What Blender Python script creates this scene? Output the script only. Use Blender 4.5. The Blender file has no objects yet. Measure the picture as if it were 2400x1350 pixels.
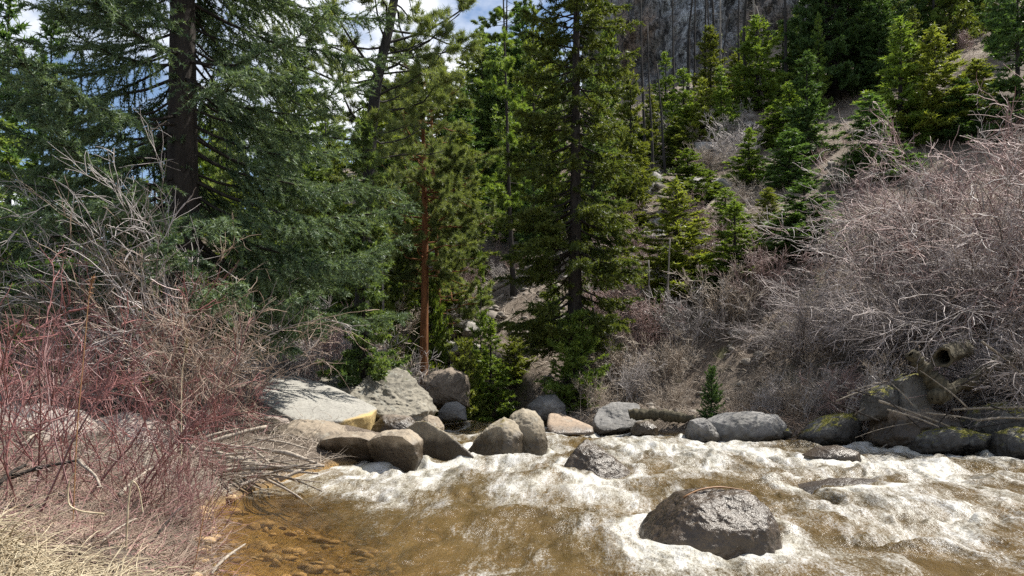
import bpy, bmesh, math, random
import numpy as np
from mathutils import Vector
C = bpy.context.scene
COL = C.collection
# ------------------------------------------------------------------ camera, sky, sun
F, HOR, CH = 1867.0, 880.0, 1.5          # focal length in photo pixels, horizon row, eye height over the water
cam = bpy.data.objects.new('camera', bpy.data.cameras.new('camera')); COL.objects.link(cam)
cam.data.sensor_width = 36.0; cam.data.lens = 36.0*F/2400.0
cam.data.shift_y = (HOR-675.0)/2400.0
cam.location = (0, 0, CH); cam.rotation_euler = (math.pi/2, 0, 0)
cam.data.clip_start = 0.05; cam.data.clip_end = 2000
C.camera = cam
SUN_EL, SUN_AZ = math.radians(57), math.radians(62)      # azimuth from +Y towards +X
sd = Vector((math.sin(SUN_AZ)*math.cos(SUN_EL), math.cos(SUN_AZ)*math.cos(SUN_EL), math.sin(SUN_EL)))
sun = bpy.data.objects.new('sun', bpy.data.lights.new('sun', 'SUN')); COL.objects.link(sun)
sun.data.energy = 5.0; sun.data.angle = math.radians(0.5); sun.data.color = (1, .95, .86)
sun.rotation_euler = sd.to_track_quat('Z', 'Y').to_euler()
W = bpy.data.worlds.new('World'); C.world = W; W.use_nodes = True
wn, wl = W.node_tree.nodes, W.node_tree.links
wn.clear()
sky = wn.new('ShaderNodeTexSky'); sky.sky_type = 'NISHITA'; sky.sun_disc = False
sky.sun_elevation = SUN_EL; sky.sun_rotation = SUN_AZ; sky.altitude = 600; sky.air_density = 1.0; sky.dust_density = .6
tc = wn.new('ShaderNodeTexCoord'); mp = wn.new('ShaderNodeMapping'); mp.inputs['Scale'].default_value = (1, 1, 1.8)
mp.inputs['Location'].default_value = (.0, .0, .0)
cn = wn.new('ShaderNodeTexNoise'); cn.inputs['Scale'].default_value = 3.4; cn.inputs['Detail'].default_value = 9; cn.inputs['Roughness'].default_value = .58
cr = wn.new('ShaderNodeValToRGB'); cr.color_ramp.elements[0].position = .46; cr.color_ramp.elements[1].position = .60
mx = wn.new('ShaderNodeMix'); mx.data_type = 'RGBA'
mx.inputs[7].default_value = (8.0, 8.2, 8.6, 1)
bg = wn.new('ShaderNodeBackground'); bg.inputs['Strength'].default_value = .075
wo = wn.new('ShaderNodeOutputWorld')
wl.new(tc.outputs['Generated'], mp.inputs['Vector']); wl.new(mp.outputs['Vector'], cn.inputs['Vector'])
wl.new(cn.outputs['Fac'], cr.inputs['Fac']); wl.new(cr.outputs['Color'], mx.inputs[0])
wl.new(sky.outputs['Color'], mx.inputs[6]); wl.new(mx.outputs[2], bg.inputs['Color']); wl.new(bg.outputs['Background'], wo.inputs['Surface'])
C.view_settings.view_transform = 'Standard'; C.view_settings.look = 'None'
C.view_settings.exposure = 1.0; C.view_settings.gamma = 1.0
C.render.engine = 'CYCLES'
C.cycles.max_bounces = 6; C.cycles.diffuse_bounces = 3; C.cycles.glossy_bounces = 2
C.cycles.transmission_bounces = 3; C.cycles.transparent_max_bounces = 6
C.cycles.caustics_reflective = False; C.cycles.caustics_refractive = False
C.cycles.use_denoising = False
C.cycles.sample_clamp_direct = 5; C.cycles.sample_clamp_indirect = 4

# ------------------------------------------------------------------ numpy helpers
def _h(ix, iy, iz, seed):
    n = (ix.astype(np.int64)*374761393 + iy.astype(np.int64)*668265263 + iz.astype(np.int64)*1274126177 + seed*97531) & 0xffffffff
    n = ((n ^ (n >> 13))*1274126177) & 0xffffffff
    n = ((n ^ (n >> 16))*2246822519) & 0xffffffff
    return ((n ^ (n >> 15)) & 0xffffff)/float(0xffffff)
def vnoise(p, seed=0):
    i = np.floor(p); f = p-i; f = f*f*f*(f*(f*6-15)+10); ix, iy, iz = i[..., 0], i[..., 1], i[..., 2]
    r = 0
    for a in (0, 1):
        wx = f[..., 0] if a else 1-f[..., 0]
        for b in (0, 1):
            wy = f[..., 1] if b else 1-f[..., 1]
            for c in (0, 1):
                wz = f[..., 2] if c else 1-f[..., 2]
                r = r + wx*wy*wz*_h(ix+a, iy+b, iz+c, seed)
    return r*2-1
def fbm(p, seed=0, oct=4, gain=.5, lac=2.07):
    r, a, q = 0, 1.0, np.asarray(p, float)
    for o in range(oct):
        r = r+a*vnoise(q, seed+o*17); a *= gain; q = q*lac+3.1
    return r
def fbm2(x, y, seed=0, oct=4, gain=.5):
    return fbm(np.stack([x, y, np.zeros_like(x)+.37], -1), seed, oct, gain)
def sstep(a, b, x):
    t = np.clip((x-a)/(b-a), 0, 1); return t*t*(3-2*t)
def nrm(v):
    return v/np.maximum(np.linalg.norm(v, axis=-1, keepdims=True), 1e-9)
def mesh(name, V, Fc, mats=(), smooth=True, attrs=None, midx=None):
    me = bpy.data.meshes.new(name)
    V = np.ascontiguousarray(V, np.float32).reshape(-1, 3)
    if not isinstance(Fc, list): Fc = [Fc]
    Fc = [np.asarray(f, np.int32) for f in Fc if len(f)]
    nl = sum(f.size for f in Fc); npoly = sum(len(f) for f in Fc)
    me.vertices.add(len(V)); me.vertices.foreach_set('co', V.ravel())
    me.loops.add(nl); me.loops.foreach_set('vertex_index', np.concatenate([f.ravel() for f in Fc]))
    tot = np.concatenate([np.full(len(f), f.shape[1], np.int32) for f in Fc])
    st = np.concatenate([[0], np.cumsum(tot)[:-1]]).astype(np.int32)
    me.polygons.add(npoly); me.polygons.foreach_set('loop_start', st); me.polygons.foreach_set('loop_total', tot)
    me.polygons.foreach_set('use_smooth', np.full(npoly, smooth, bool))
    if midx is not None: me.polygons.foreach_set('material_index', midx)
    for m in mats: me.materials.append(m)
    for k, a in (attrs or {}).items():
        at = me.attributes.new(k, 'FLOAT', 'POINT'); at.data.foreach_set('value', np.ascontiguousarray(a, np.float32).ravel())
    me.update(calc_edges=True); me.validate()
    return me
class MB:
    def __init__(s): s.V, s.F, s.n = [], {3: [], 4: []}, 0
    def add(s, V, Fc):
        V = np.asarray(V, float).reshape(-1, 3); Fc = np.asarray(Fc)
        s.V.append(V); s.F[Fc.shape[1]].append(Fc+s.n); s.n += len(V)
    def build(s, name, mats, smooth=True):
        return mesh(name, np.concatenate(s.V), [np.concatenate(f) for f in s.F.values() if f], mats, smooth)
def tubes(P, R, S=4):
    P = np.asarray(P, float); N, K, _ = P.shape; R = np.broadcast_to(np.asarray(R, float), (N, K))
    T = nrm(np.gradient(P, axis=1)); mT = nrm(T.mean(1))
    ref = np.where(np.abs(mT[:, 2:3]) < .8, [[0, 0, 1.]], [[1., 0, 0]])[:, None, :]
    U = nrm(np.cross(T, np.broadcast_to(ref, T.shape))); Wv = np.cross(T, U)
    a = np.arange(S)*2*np.pi/S
    V = P[:, :, None, :]+R[:, :, None, None]*(np.cos(a)[:, None]*U[:, :, None, :]+np.sin(a)[:, None]*Wv[:, :, None, :])
    i = np.arange(N)[:, None, None]*K*S; k = np.arange(K-1)[None, :, None]*S; j = np.arange(S)[None, None, :]; j2 = (j+1) % S
    f = np.stack([i+k+j, i+k+j2, i+k+S+j2, i+k+S+j], -1).reshape(-1, 4)
    return V.reshape(-1, 3), f
def sample(P, R, idx, s):
    K = P.shape[1]; t = np.clip(s, 0, .9999)*(K-1); i = t.astype(int); f = (t-i)[:, None]
    a, b = P[idx, i], P[idx, i+1]
    return a+(b-a)*f, nrm(b-a), R[idx, i]+(R[idx, i+1]-R[idx, i])*f[:, 0]
def grow(rng, pos, d, L, K, curl, grav):
    n = len(pos); out = np.empty((n, K, 3)); out[:, 0] = pos; d = d.copy()
    g = np.asarray(grav, float)
    for k in range(1, K):
        d = nrm(d+curl*rng.normal(size=(n, 3))+g)
        out[:, k] = out[:, k-1]+d*(L/(K-1))[:, None]
    return out
def needles(rng, P, n, ln, wd, spread=.6, up=.1, along=.7):
    L = np.linalg.norm(np.diff(P, axis=1), axis=2).sum(1)
    idx = rng.choice(len(P), n, p=L/L.sum()); s = rng.uniform(0, 1, n)
    pos, tan, _ = sample(P, np.zeros(P.shape[:2]), idx, s)
    d = nrm(tan*along+rng.normal(size=(n, 3))*spread+np.array([0, 0, up]))
    side = nrm(np.cross(d, rng.normal(size=(n, 3))*.7+tan*.45+np.array([0, 0, .55])))
    l = ln*rng.uniform(.7, 1.3, n)[:, None]; w = wd*rng.uniform(.7, 1.3, n)[:, None]
    V = np.stack([pos-side*w*.5-d*l*.1, pos+side*w*.5-d*l*.1, pos+d*l], 1)
    return V.reshape(-1, 3), np.arange(n*3).reshape(-1, 3)

# ------------------------------------------------------------------ materials
def mat(name):
    m = bpy.data.materials.new(name); m.use_nodes = True; nt = m.node_tree; nt.nodes.clear()
    o = nt.nodes.new('ShaderNodeOutputMaterial'); return m, nt, o
def N(nt, t, **kw):
    n = nt.nodes.new('ShaderNode'+t)
    for k, v in kw.items():
        if k in ('data_type', 'operation', 'blend_type', 'attribute_name', 'feature', 'distance'): setattr(n, k, v)
        else: n.inputs[k.replace('_', ' ')].default_value = v
    return n
def noise(nt, co, scale, detail=4, rough=.55, vec=None):
    n = N(nt, 'TexNoise', Scale=scale, Detail=detail, Roughness=rough)
    if vec is not None:
        m = N(nt, 'Mapping', Scale=vec); nt.links.new(co, m.inputs['Vector']); co = m.outputs['Vector']
    nt.links.new(co, n.inputs['Vector']); return n.outputs['Fac']
def ramp(nt, fac, stops):
    r = nt.nodes.new('ShaderNodeValToRGB'); e = r.color_ramp.elements
    while len(e) < len(stops): e.new(.5)
    for i, (p, c) in enumerate(stops):
        e[i].position = p; e[i].color = (*c, 1) if len(c) == 3 else c
    nt.links.new(fac, r.inputs['Fac']); return r.outputs['Color']
def bw(nt, fac, a, b): return ramp(nt, fac, [(a, (0, 0, 0)), (b, (1, 1, 1))])
def mixc(nt, fac, a, b, bt='MIX'):
    m = nt.nodes.new('ShaderNodeMix'); m.data_type = 'RGBA'; m.blend_type = bt
    for s, v in ((0, fac), (6, a), (7, b)):
        if isinstance(v, (int, float)): m.inputs[s].default_value = v
        elif isinstance(v, tuple): m.inputs[s].default_value = (*v, 1)
        else: nt.links.new(v, m.inputs[s])
    return m.outputs[2]
def math_(nt, op, a, b):
    m = N(nt, 'Math', operation=op)
    for i, v in enumerate((a, b)):
        if isinstance(v, (int, float)): m.inputs[i].default_value = v
        else: nt.links.new(v, m.inputs[i])
    return m.outputs[0]
def bump(nt, h, strength, dist):
    b = N(nt, 'Bump', Strength=strength, Distance=dist); nt.links.new(h, b.inputs['Height']); return b.outputs['Normal']
def objco(nt): return nt.nodes.new('ShaderNodeTexCoord').outputs['Object']
def geopos(nt): return nt.nodes.new('ShaderNodeNewGeometry').outputs['Position']
def bark(name, a, b, sc=9):
    m, nt, o = mat(name); co = objco(nt)
    f = noise(nt, co, sc, 5, .65, (1, 1, .18)); c = ramp(nt, f, [(.3, a), (.7, b)])
    p = N(nt, 'BsdfPrincipled', Roughness=.9); p.inputs['Specular IOR Level'].default_value = .2
    nt.links.new(c, p.inputs['Base Color']); nt.links.new(bump(nt, f, 1, .05), p.inputs['Normal'])
    nt.links.new(p.outputs[0], o.inputs['Surface']); return m
def foliage(name, a, b, trans=.25, sc=1.6):
    m, nt, o = mat(name); co = objco(nt)
    f = noise(nt, co, sc, 3, .6); g = noise(nt, co, sc*9, 2, .6)
    f = math_(nt, 'ADD', math_(nt, 'MULTIPLY', f, .6), math_(nt, 'MULTIPLY', g, .4))
    c = ramp(nt, f, [(.36, a), (.62, b)])
    oi = nt.nodes.new('ShaderNodeObjectInfo')
    hs = nt.nodes.new('ShaderNodeHueSaturation'); nt.links.new(c, hs.inputs['Color'])
    v = N(nt, 'MapRange'); v.inputs[3].default_value = .75; v.inputs[4].default_value = 1.25
    nt.links.new(oi.outputs['Random'], v.inputs[0]); nt.links.new(v.outputs[0], hs.inputs['Value'])
    p = N(nt, 'BsdfPrincipled', Roughness=.5); p.inputs['Specular IOR Level'].default_value = .35
    t = nt.nodes.new('ShaderNodeBsdfTranslucent'); nt.links.new(hs.outputs[0], p.inputs['Base Color'])
    tcol = mixc(nt, 1.0, hs.outputs[0], (1.3, 1.25, .6), 'MULTIPLY'); nt.links.new(tcol, t.inputs['Color'])
    x = nt.nodes.new('ShaderNodeMixShader'); x.inputs[0].default_value = trans
    nt.links.new(p.outputs[0], x.inputs[1]); nt.links.new(t.outputs[0], x.inputs[2]); nt.links.new(x.outputs[0], o.inputs['Surface'])
    return m
def twig(name, a, b, sc=1.5, rough=.6):
    m, nt, o = mat(name); co = objco(nt)
    f = noise(nt, co, sc, 4, .6); g = noise(nt, co, 30, 2)
    f = math_(nt, 'ADD', math_(nt, 'MULTIPLY', f, .65), math_(nt, 'MULTIPLY', g, .35))
    c = ramp(nt, f, [(.35, a), (.65, b)])
    oi = nt.nodes.new('ShaderNodeObjectInfo'); v = N(nt, 'MapRange'); v.inputs[3].default_value = .68; v.inputs[4].default_value = 1.22
    hs = nt.nodes.new('ShaderNodeHueSaturation'); nt.links.new(oi.outputs['Random'], v.inputs[0]); nt.links.new(v.outputs[0], hs.inputs['Value']); nt.links.new(c, hs.inputs['Color']); c = hs.outputs[0]
    p = N(nt, 'BsdfPrincipled', Roughness=rough); nt.links.new(c, p.inputs['Base Color'])
    nt.links.new(p.outputs[0], o.inputs['Surface']); return m
def rockm(name, a, b, dark=(.03, .028, .024), moss=0.0, mosscol=(.16, .15, .02), wet=.16, crack=.5, lich=.3, sc=1.0, mossz=.3, stain=0):
    m, nt, o = mat(name); co = geopos(nt)
    n1 = noise(nt, co, 1.3*sc, 6, .62); n2 = noise(nt, co, 14*sc, 5, .7); n3 = noise(nt, co, 55, 3, .6)
    c = ramp(nt, n1, [(.3, a), (.68, b)])
    c = mixc(nt, math_(nt, 'MULTIPLY', bw(nt, n2, .5, .68), crack), c, dark)
    c = mixc(nt, math_(nt, 'MULTIPLY', bw(nt, noise(nt, co, 5*sc, 6, .7), .56, .63), lich), c, (.34, .34, .30))
    c = mixc(nt, math_(nt, 'MULTIPLY', bw(nt, n3, .52, .7), .35), c, dark)
    if stain:       # iron stained fresh break at the lower right end of the slab
        so = nt.nodes.new('ShaderNodeSeparateXYZ'); nt.links.new(objco(nt), so.inputs[0])
        k = math_(nt, 'ADD', math_(nt, 'SUBTRACT', so.outputs[0], math_(nt, 'MULTIPLY', so.outputs[2], 2.6)), math_(nt, 'MULTIPLY', n1, .5))
        c = mixc(nt, bw(nt, math_(nt, 'MULTIPLY', k, .4), .44, .50), c, mixc(nt, n2, (.36, .23, .07), (.46, .36, .17)))
    if moss:
        sp = nt.nodes.new('ShaderNodeSeparateXYZ'); nt.links.new(nt.nodes.new('ShaderNodeNewGeometry').outputs['Normal'], sp.inputs[0])
        k = math_(nt, 'ADD', math_(nt, 'MULTIPLY', sp.outputs[2], mossz), noise(nt, co, 3.5, 6, .7))
        mk = bw(nt, k, 1.02-moss*.6, 1.12-moss*.6)
        c = mixc(nt, mk, c, mixc(nt, n2, mosscol, tuple(q*.35 for q in mosscol)))
    sp = nt.nodes.new('ShaderNodeSeparateXYZ'); nt.links.new(co, sp.inputs[0])
    zz = math_(nt, 'SUBTRACT', sp.outputs[2], math_(nt, 'MULTIPLY', math_(nt, 'SUBTRACT', noise(nt, co, 4, 4), .5), .35))
    mr = N(nt, 'MapRange'); nt.links.new(zz, mr.inputs[0]); mr.inputs[1].default_value = wet; mr.inputs[2].default_value = wet+.16
    c2 = mixc(nt, 1.0, c, (.22, .195, .165), 'MULTIPLY'); c = mixc(nt, mr.outputs[0], c2, c)
    p = N(nt, 'BsdfPrincipled'); nt.links.new(c, p.inputs['Base Color'])
    rr = N(nt, 'MapRange'); nt.links.new(mr.outputs[0], rr.inputs[0]); rr.inputs[3].default_value = .36; rr.inputs[4].default_value = .88
    nt.links.new(rr.outputs[0], p.inputs['Roughness'])
    h = math_(nt, 'ADD', math_(nt, 'MULTIPLY', n2, .7), math_(nt, 'MULTIPLY', n3, .3))
    nt.links.new(bump(nt, h, .7, .035), p.inputs['Normal']); nt.links.new(p.outputs[0], o.inputs['Surface']); return m

M = {}
M['bark_dark'] = bark('dark_bark', (.014, .012, .011), (.05, .042, .036))
M['bark_pine'] = bark('orange_bark', (.06, .025, .012), (.26, .11, .045))
M['bark_grey'] = bark('grey_bark', (.10, .09, .08), (.27, .245, .22))
M['bark_black'] = bark('burnt_bark', (.014, .013, .013), (.055, .05, .047))
M['log'] = bark('weathered_log', (.10, .085, .065), (.36, .31, .25), 14)
M['log_moss_shaded'] = bark('shaded_mossy_log', (.03, .026, .018), (.125, .108, .072), 12)  # bark colour darkened to hold the shade lying on these logs
M['driftwood'] = bark('driftwood', (.20, .165, .13), (.46, .40, .33), 16)
M['blue_spruce'] = foliage('blue_spruce_needles', (.025, .056, .030), (.165, .23, .125), .3)
M['spruce'] = foliage('spruce_needles', (.045, .08, .02), (.19, .23, .05), .42)
M['fir'] = foliage('young_fir_needles', (.07, .13, .025), (.205, .28, .055), .42)
M['fir_dark'] = foliage('dark_fir_needles', (.04, .09, .03), (.12, .20, .06), .38)
M['fir_yellow'] = foliage('yellow_fir_needles', (.10, .14, .025), (.25, .285, .06), .42)
M['pine'] = foliage('pine_needles', (.085, .125, .045), (.235, .285, .105), .42)
M['pine_far'] = foliage('far_pine_needles', (.07, .125, .045), (.19, .26, .085), .45, .6)
M['willow'] = twig('willow_twigs', (.17, .145, .135), (.53, .46, .44))
M['willow_pink'] = twig('pink_willow_twigs', (.18, .11, .10), (.46, .335, .31))
M['old_stem'] = twig('old_stems', (.045, .036, .03), (.19, .16, .135))
M['dogwood'] = twig('dogwood_twigs', (.11, .03, .03), (.30, .135, .12), 2.5, .4)
M['dogwood_pale'] = twig('pale_dogwood_twigs', (.16, .07, .065), (.40, .22, .20), 2.5, .45)
M['brown_twig'] = twig('brown_twigs', (.10, .07, .05), (.34, .25, .19))
M['grey_twig'] = twig('grey_twigs', (.18, .16, .15), (.50, .45, .43))
M['tan_twig'] = twig('tan_twigs', (.22, .17, .13), (.48, .41, .335))
M['straw'] = twig('straw', (.24, .17, .09), (.70, .61, .43), 9)
M['stalk'] = twig('rust_stalk', (.24, .115, .05), (.40, .22, .09), 3)
M['grass_green'] = twig('green_blades', (.10, .17, .03), (.22, .30, .07), 3)
M['rock_pale'] = rockm('pale_granite', (.27, .255, .23), (.44, .42, .38), wet=.0, crack=.35)
M['rock_brown'] = rockm('brown_granite', (.165, .13, .095), (.31, .255, .19), wet=.30)
M['rock_tan'] = rockm('tan_granite', (.17, .14, .10), (.31, .265, .195), wet=.30, moss=.35, mosscol=(.17, .13, .03))
M['rock_crack'] = rockm('cracked_granite', (.12, .11, .088), (.26, .235, .185), crack=1.0, moss=.25, mosscol=(.12, .12, .03), lich=.5, sc=.8)
M['rock_wet_or_shaded'] = rockm('wet_or_shaded_rock', (.10, .08, .06), (.24, .19, .145), wet=.55, crack=.5, lich=.1)  # truly wet rocks, and the painted shade of one dry boulder
M['rock_river'] = rockm('river_rock', (.16, .12, .085), (.31, .245, .18), wet=.48, crack=.6, lich=.15)
M['rock_grey'] = rockm('grey_rock', (.12, .115, .11), (.26, .25, .24), wet=.12)
M['cobble'] = rockm('river_cobble', (.26, .16, .08), (.50, .34, .18), wet=-5)
M['rock_orange'] = rockm('orange_rock', (.22, .155, .105), (.37, .285, .21), wet=.08)
M['rock_moss'] = rockm('mossy_rock', (.04, .037, .034), (.13, .122, .11), moss=.53, mosscol=(.24, .22, .02), wet=.14)
M['rock_slab'] = rockm('slab_granite', (.21, .20, .18), (.31, .30, .27), wet=-5, crack=.45, lich=.4, stain=1)
M['rock_soaked'] = rockm('soaked_rock', (.17, .13, .09), (.36, .285, .21), wet=1.2, crack=.5, lich=.05)
M['rock_hill'] = rockm('hill_rock', (.20, .185, .17), (.38, .355, .33), wet=-5)
M['rock_rubble'] = rockm('rubble_stone', (.13, .11, .09), (.28, .245, .21), wet=-5)
M['rock_bank'] = rockm('pink_bank_rock', (.25, .20, .17), (.42, .355, .315), wet=-5, crack=.45)

def ground_mat():
    m, nt, o = mat('hillside_ground'); co = geopos(nt)
    n1 = noise(nt, co, .35, 6, .6); n2 = noise(nt, co, 4, 6, .7); n3 = noise(nt, co, 30, 4, .7)
    c = ramp(nt, n1, [(.3, (.13, .10, .078)), (.5, (.24, .195, .158)), (.7, (.34, .285, .24))])
    c = mixc(nt, math_(nt, 'MULTIPLY', bw(nt, n2, .5, .62), .55), c, (.07, .052, .035))
    c = mixc(nt, math_(nt, 'MULTIPLY', bw(nt, n3, .5, .7), .4), c, (.36, .30, .24))
    c = mixc(nt, math_(nt, 'MULTIPLY', bw(nt, noise(nt, co, 1.1, 5, .65), .58, .68), .5), c, (.10, .12, .03))
    sp = nt.nodes.new('ShaderNodeSeparateXYZ'); nt.links.new(co, sp.inputs[0])
    bed = ramp(nt, n2, [(.3, (.22, .12, .04)), (.55, (.46, .29, .11)), (.75, (.58, .42, .22))])
    mr = N(nt, 'MapRange'); nt.links.new(sp.outputs[2], mr.inputs[0]); mr.inputs[1].default_value = .0; mr.inputs[2].default_value = .12
    c = mixc(nt, mr.outputs[0], bed, c)
    p = N(nt, 'BsdfPrincipled', Roughness=.95); p.inputs['Specular IOR Level'].default_value = .2
    nt.links.new(c, p.inputs['Base Color'])
    nt.links.new(bump(nt, math_(nt, 'ADD', n2, n3), 1, .12), p.inputs['Normal']); nt.links.new(p.outputs[0], o.inputs['Surface']); return m
def cliff_mat():
    m, nt, o = mat('cliff_rock'); co = geopos(nt)
    n1 = noise(nt, co, .12, 6, .65, (1, 1, .5)); n2 = noise(nt, co, .8, 7, .7, (1.5, 1.5, .8))
    c = ramp(nt, n1, [(.42, (.27, .20, .15)), (.52, (.26, .255, .25)), (.66, (.50, .53, .55))])
    c = mixc(nt, math_(nt, 'MULTIPLY', bw(nt, n2, .52, .64), .75), c, (.03, .028, .027))  # dark patches and the cracks below put crevice shade into the colour
    for sc_, v_, w_ in ((.22, (1.2, 1.2, .6), .012), (.6, (1, 1, 1.6), .010), (1.3, (1.6, 1.6, .5), .014)):
        q = math_(nt, 'ABSOLUTE', math_(nt, 'SUBTRACT', noise(nt, co, sc_, 5, .6, v_), .5), 0)
        c = mixc(nt, math_(nt, 'MULTIPLY', ramp(nt, q, [(w_*.5, (1, 1, 1)), (w_*2.2, (0, 0, 0))]), .85), c, (.018, .017, .017))
    p = N(nt, 'BsdfPrincipled', Roughness=.9); nt.links.new(c, p.inputs['Base Color'])
    nt.links.new(bump(nt, n2, 1, .8), p.inputs['Normal']); nt.links.new(p.outputs[0], o.inputs['Surface']); return m
def water_mat():
    m, nt, o = mat('river_water'); co = geopos(nt)
    fa = N(nt, 'Attribute', attribute_name='foam').outputs['Fac']; sh = N(nt, 'Attribute', attribute_name='shallow').outputs['Fac']
    # flow runs about along (-.35,-1): stretch the fine foam and painted sparkle noise that way
    mp = N(nt, 'Mapping'); mp.inputs['Rotation'].default_value = (0, 0, .10); nt.links.new(co, mp.inputs['Vector']); fl = mp.outputs['Vector']
    s1 = noise(nt, fl, 5, 6, .68, (1.0, .13, 1.0)); s2 = noise(nt, fl, 20, 5, .72, (1, .16, 1)); s3 = noise(nt, co, 70, 3, .6)
    k = math_(nt, 'ADD', fa, math_(nt, 'MULTIPLY', math_(nt, 'SUBTRACT', s1, .5), 1.15))
    k = math_(nt, 'ADD', k, math_(nt, 'MULTIPLY', math_(nt, 'SUBTRACT', s2, .5), 1.3))
    s4 = noise(nt, fl, 55, 4, .78, (1, .42, 1)); k = math_(nt, 'ADD', k, math_(nt, 'MULTIPLY', math_(nt, 'SUBTRACT', s4, .5), 2.3))  # fine white flecks: foam, with water sparkle painted in among it
    fm = ramp(nt, k, [(.15, (0, 0, 0)), (.50, (.30, .30, .30)), (.85, (.70, .70, .70)), (1.35, (.93, .93, .93))])
    body = ramp(nt, s1, [(.3, (.088, .060, .022)), (.7, (.19, .132, .056))])
    d = N(nt, 'BsdfPrincipled', Roughness=.20, IOR=1.33); nt.links.new(body, d.inputs['Base Color'])
    hh = math_(nt, 'ADD', math_(nt, 'MULTIPLY', s1, .8), math_(nt, 'ADD', math_(nt, 'MULTIPLY', s2, .55), math_(nt, 'MULTIPLY', s3, .10)))
    nb = bump(nt, hh, .6, .07); nt.links.new(nb, d.inputs['Normal'])
    tr = N(nt, 'BsdfTransparent', Color=(.98, .90, .70, 1)); gl = N(nt, 'BsdfGlossy', Roughness=.08); nt.links.new(nb, gl.inputs['Normal'])
    fr = N(nt, 'Fresnel', IOR=1.33); nt.links.new(nb, fr.inputs['Normal'])
    cl = nt.nodes.new('ShaderNodeMixShader'); nt.links.new(fr.outputs[0], cl.inputs[0]); nt.links.new(tr.outputs[0], cl.inputs[1]); nt.links.new(gl.outputs[0], cl.inputs[2])
    wb = nt.nodes.new('ShaderNodeMixShader'); nt.links.new(sh, wb.inputs[0]); nt.links.new(d.outputs[0], wb.inputs[1]); nt.links.new(cl.outputs[0], wb.inputs[2])
    fc = ramp(nt, s1, [(.3, (.30, .275, .21)), (.48, (.42, .41, .37)), (.64, (.48, .48, .475))])
    f = N(nt, 'BsdfPrincipled', Roughness=.55); nt.links.new(fc, f.inputs['Base Color'])
    nt.links.new(bump(nt, math_(nt, 'ADD', s2, math_(nt, 'MULTIPLY', s4, .5)), .55, .03), f.inputs['Normal'])
    x = nt.nodes.new('ShaderNodeMixShader'); nt.links.new(fm, x.inputs[0]); nt.links.new(wb.outputs[0], x.inputs[1]); nt.links.new(f.outputs[0], x.inputs[2])
    nt.links.new(x.outputs[0], o.inputs['Surface']); return m
M['ground'] = ground_mat(); M['cliff'] = cliff_mat(); M['water'] = water_mat()

# ------------------------------------------------------------------ placing
def px(x, Y): return (x-1200.0)/F*Y
def pz(y, Y): return CH+(HOR-y)/F*Y
RIVER = np.array([(14, .3), (3, .8), (-.6, 2.2), (-1.6, 4.2), (-2.1, 5.6), (-2.5, 6.8), (-3.0, 7.9), (-3.35, 9.2), (-3.2, 11.0), (-2.9, 13.2), (-1.9, 15),
    (-1.7, 18), (-1.9, 22), (-3.5, 27), (-8, 33), (-9, 37), (-4, 33.5), (-.5, 28), (.9, 24), (1.5, 22), (3.0, 20.3), (4.4, 19.2), (6.8, 18), (10, 16.4), (16, 14.5), (34, 13), (60, 10), (60, -4)], float)
def river_sd(x, y):
    """distance to the shore, negative in the water; second value true where the nearest shore is the camera's own bank"""
    best = np.full(x.shape, 1e9); side = np.zeros(x.shape, bool); inside = np.zeros(x.shape, bool)
    n = len(RIVER)
    for i in range(n):
        a, b = RIVER[i], RIVER[(i+1) % n]; e = b-a
        t = np.clip(((x-a[0])*e[0]+(y-a[1])*e[1])/(e@e), 0, 1)
        d = np.hypot(x-a[0]-t*e[0], y-a[1]-t*e[1]); m = d < best
        best = np.where(m, d, best); side = np.where(m, i < 15, side)
        c = (a[1] > y) != (b[1] > y)
        with np.errstate(divide='ignore', invalid='ignore'):
            inside ^= c & (x < e[0]*(y-a[1])/(e[1] if e[1] else 1e-9)+a[0])
    return np.where(inside, -best, best), side
def ground_z(x, y):
    x = np.asarray(x, float); y = np.asarray(y, float)
    s, near = river_sd(x, y); o = np.maximum(s, 0)
    zin = -.10-.55*(1-np.exp(-np.maximum(-s, 0)/1.3))
    bank = np.where(near, 1.05*(1-np.exp(-o/2.6)), .25*sstep(0, .5, o)+.35*(1-np.exp(-o/2.0)))
    dh = .45*x+.9*y-21+2.2*fbm2(x/14, y/14, 5, 3)
    hill = .57*np.where(dh > 0, dh*dh/(np.abs(dh)+3.0), 0)
    cap = np.clip(37+.75*x, 9, 80)
    hill = np.where(hill > 0, hill/(1+(hill/cap)**5)**.2, 0)
    bank = bank+1.0*np.where(near, 0, sstep(1.2, 4.0, o)*sstep(5, 8, x))
    rough = (.10*fbm2(x/1.1, y/1.1, 9, 4)+.10*np.abs(fbm2(x/3, y/3, 11, 3)))*sstep(-.2, .8, s)+.5*fbm2(x/6, y/6, 21, 3)*sstep(2, 10, dh)
    inr = .05*fbm2(x/.35, y/.35, 31, 3)
    return np.where(s < 0, zin+inr, bank+hill+rough+.02)
def gz(x, y): return float(ground_z(np.array([x]), np.array([y]))[0])
def hit(pxx, pyy, y0=12.0, y1=140.0):
    """where the line of sight through a photo pixel meets the ground"""
    Y = np.linspace(y0, y1, 1600); g = ground_z(px(pxx, Y), Y); r = pz(pyy, Y)
    i = np.nonzero(g >= r)[0]; k = i[0] if len(i) else len(Y)-1
    return px(pxx, Y[k]), Y[k], g[k]
def tag(o, label, cat, group=None, kind=None):
    o['label'] = label; o['category'] = cat
    if group: o['group'] = group
    if kind: o['kind'] = kind
    return o
def link(name, me, parent=None, loc=(0, 0, 0), rz=0, sc=(1, 1, 1)):
    o = bpy.data.objects.new(name, me); COL.objects.link(o); o.location = loc; o.rotation_euler = (0, 0, rz); o.scale = sc
    if parent: o.parent = parent
    return o
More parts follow.
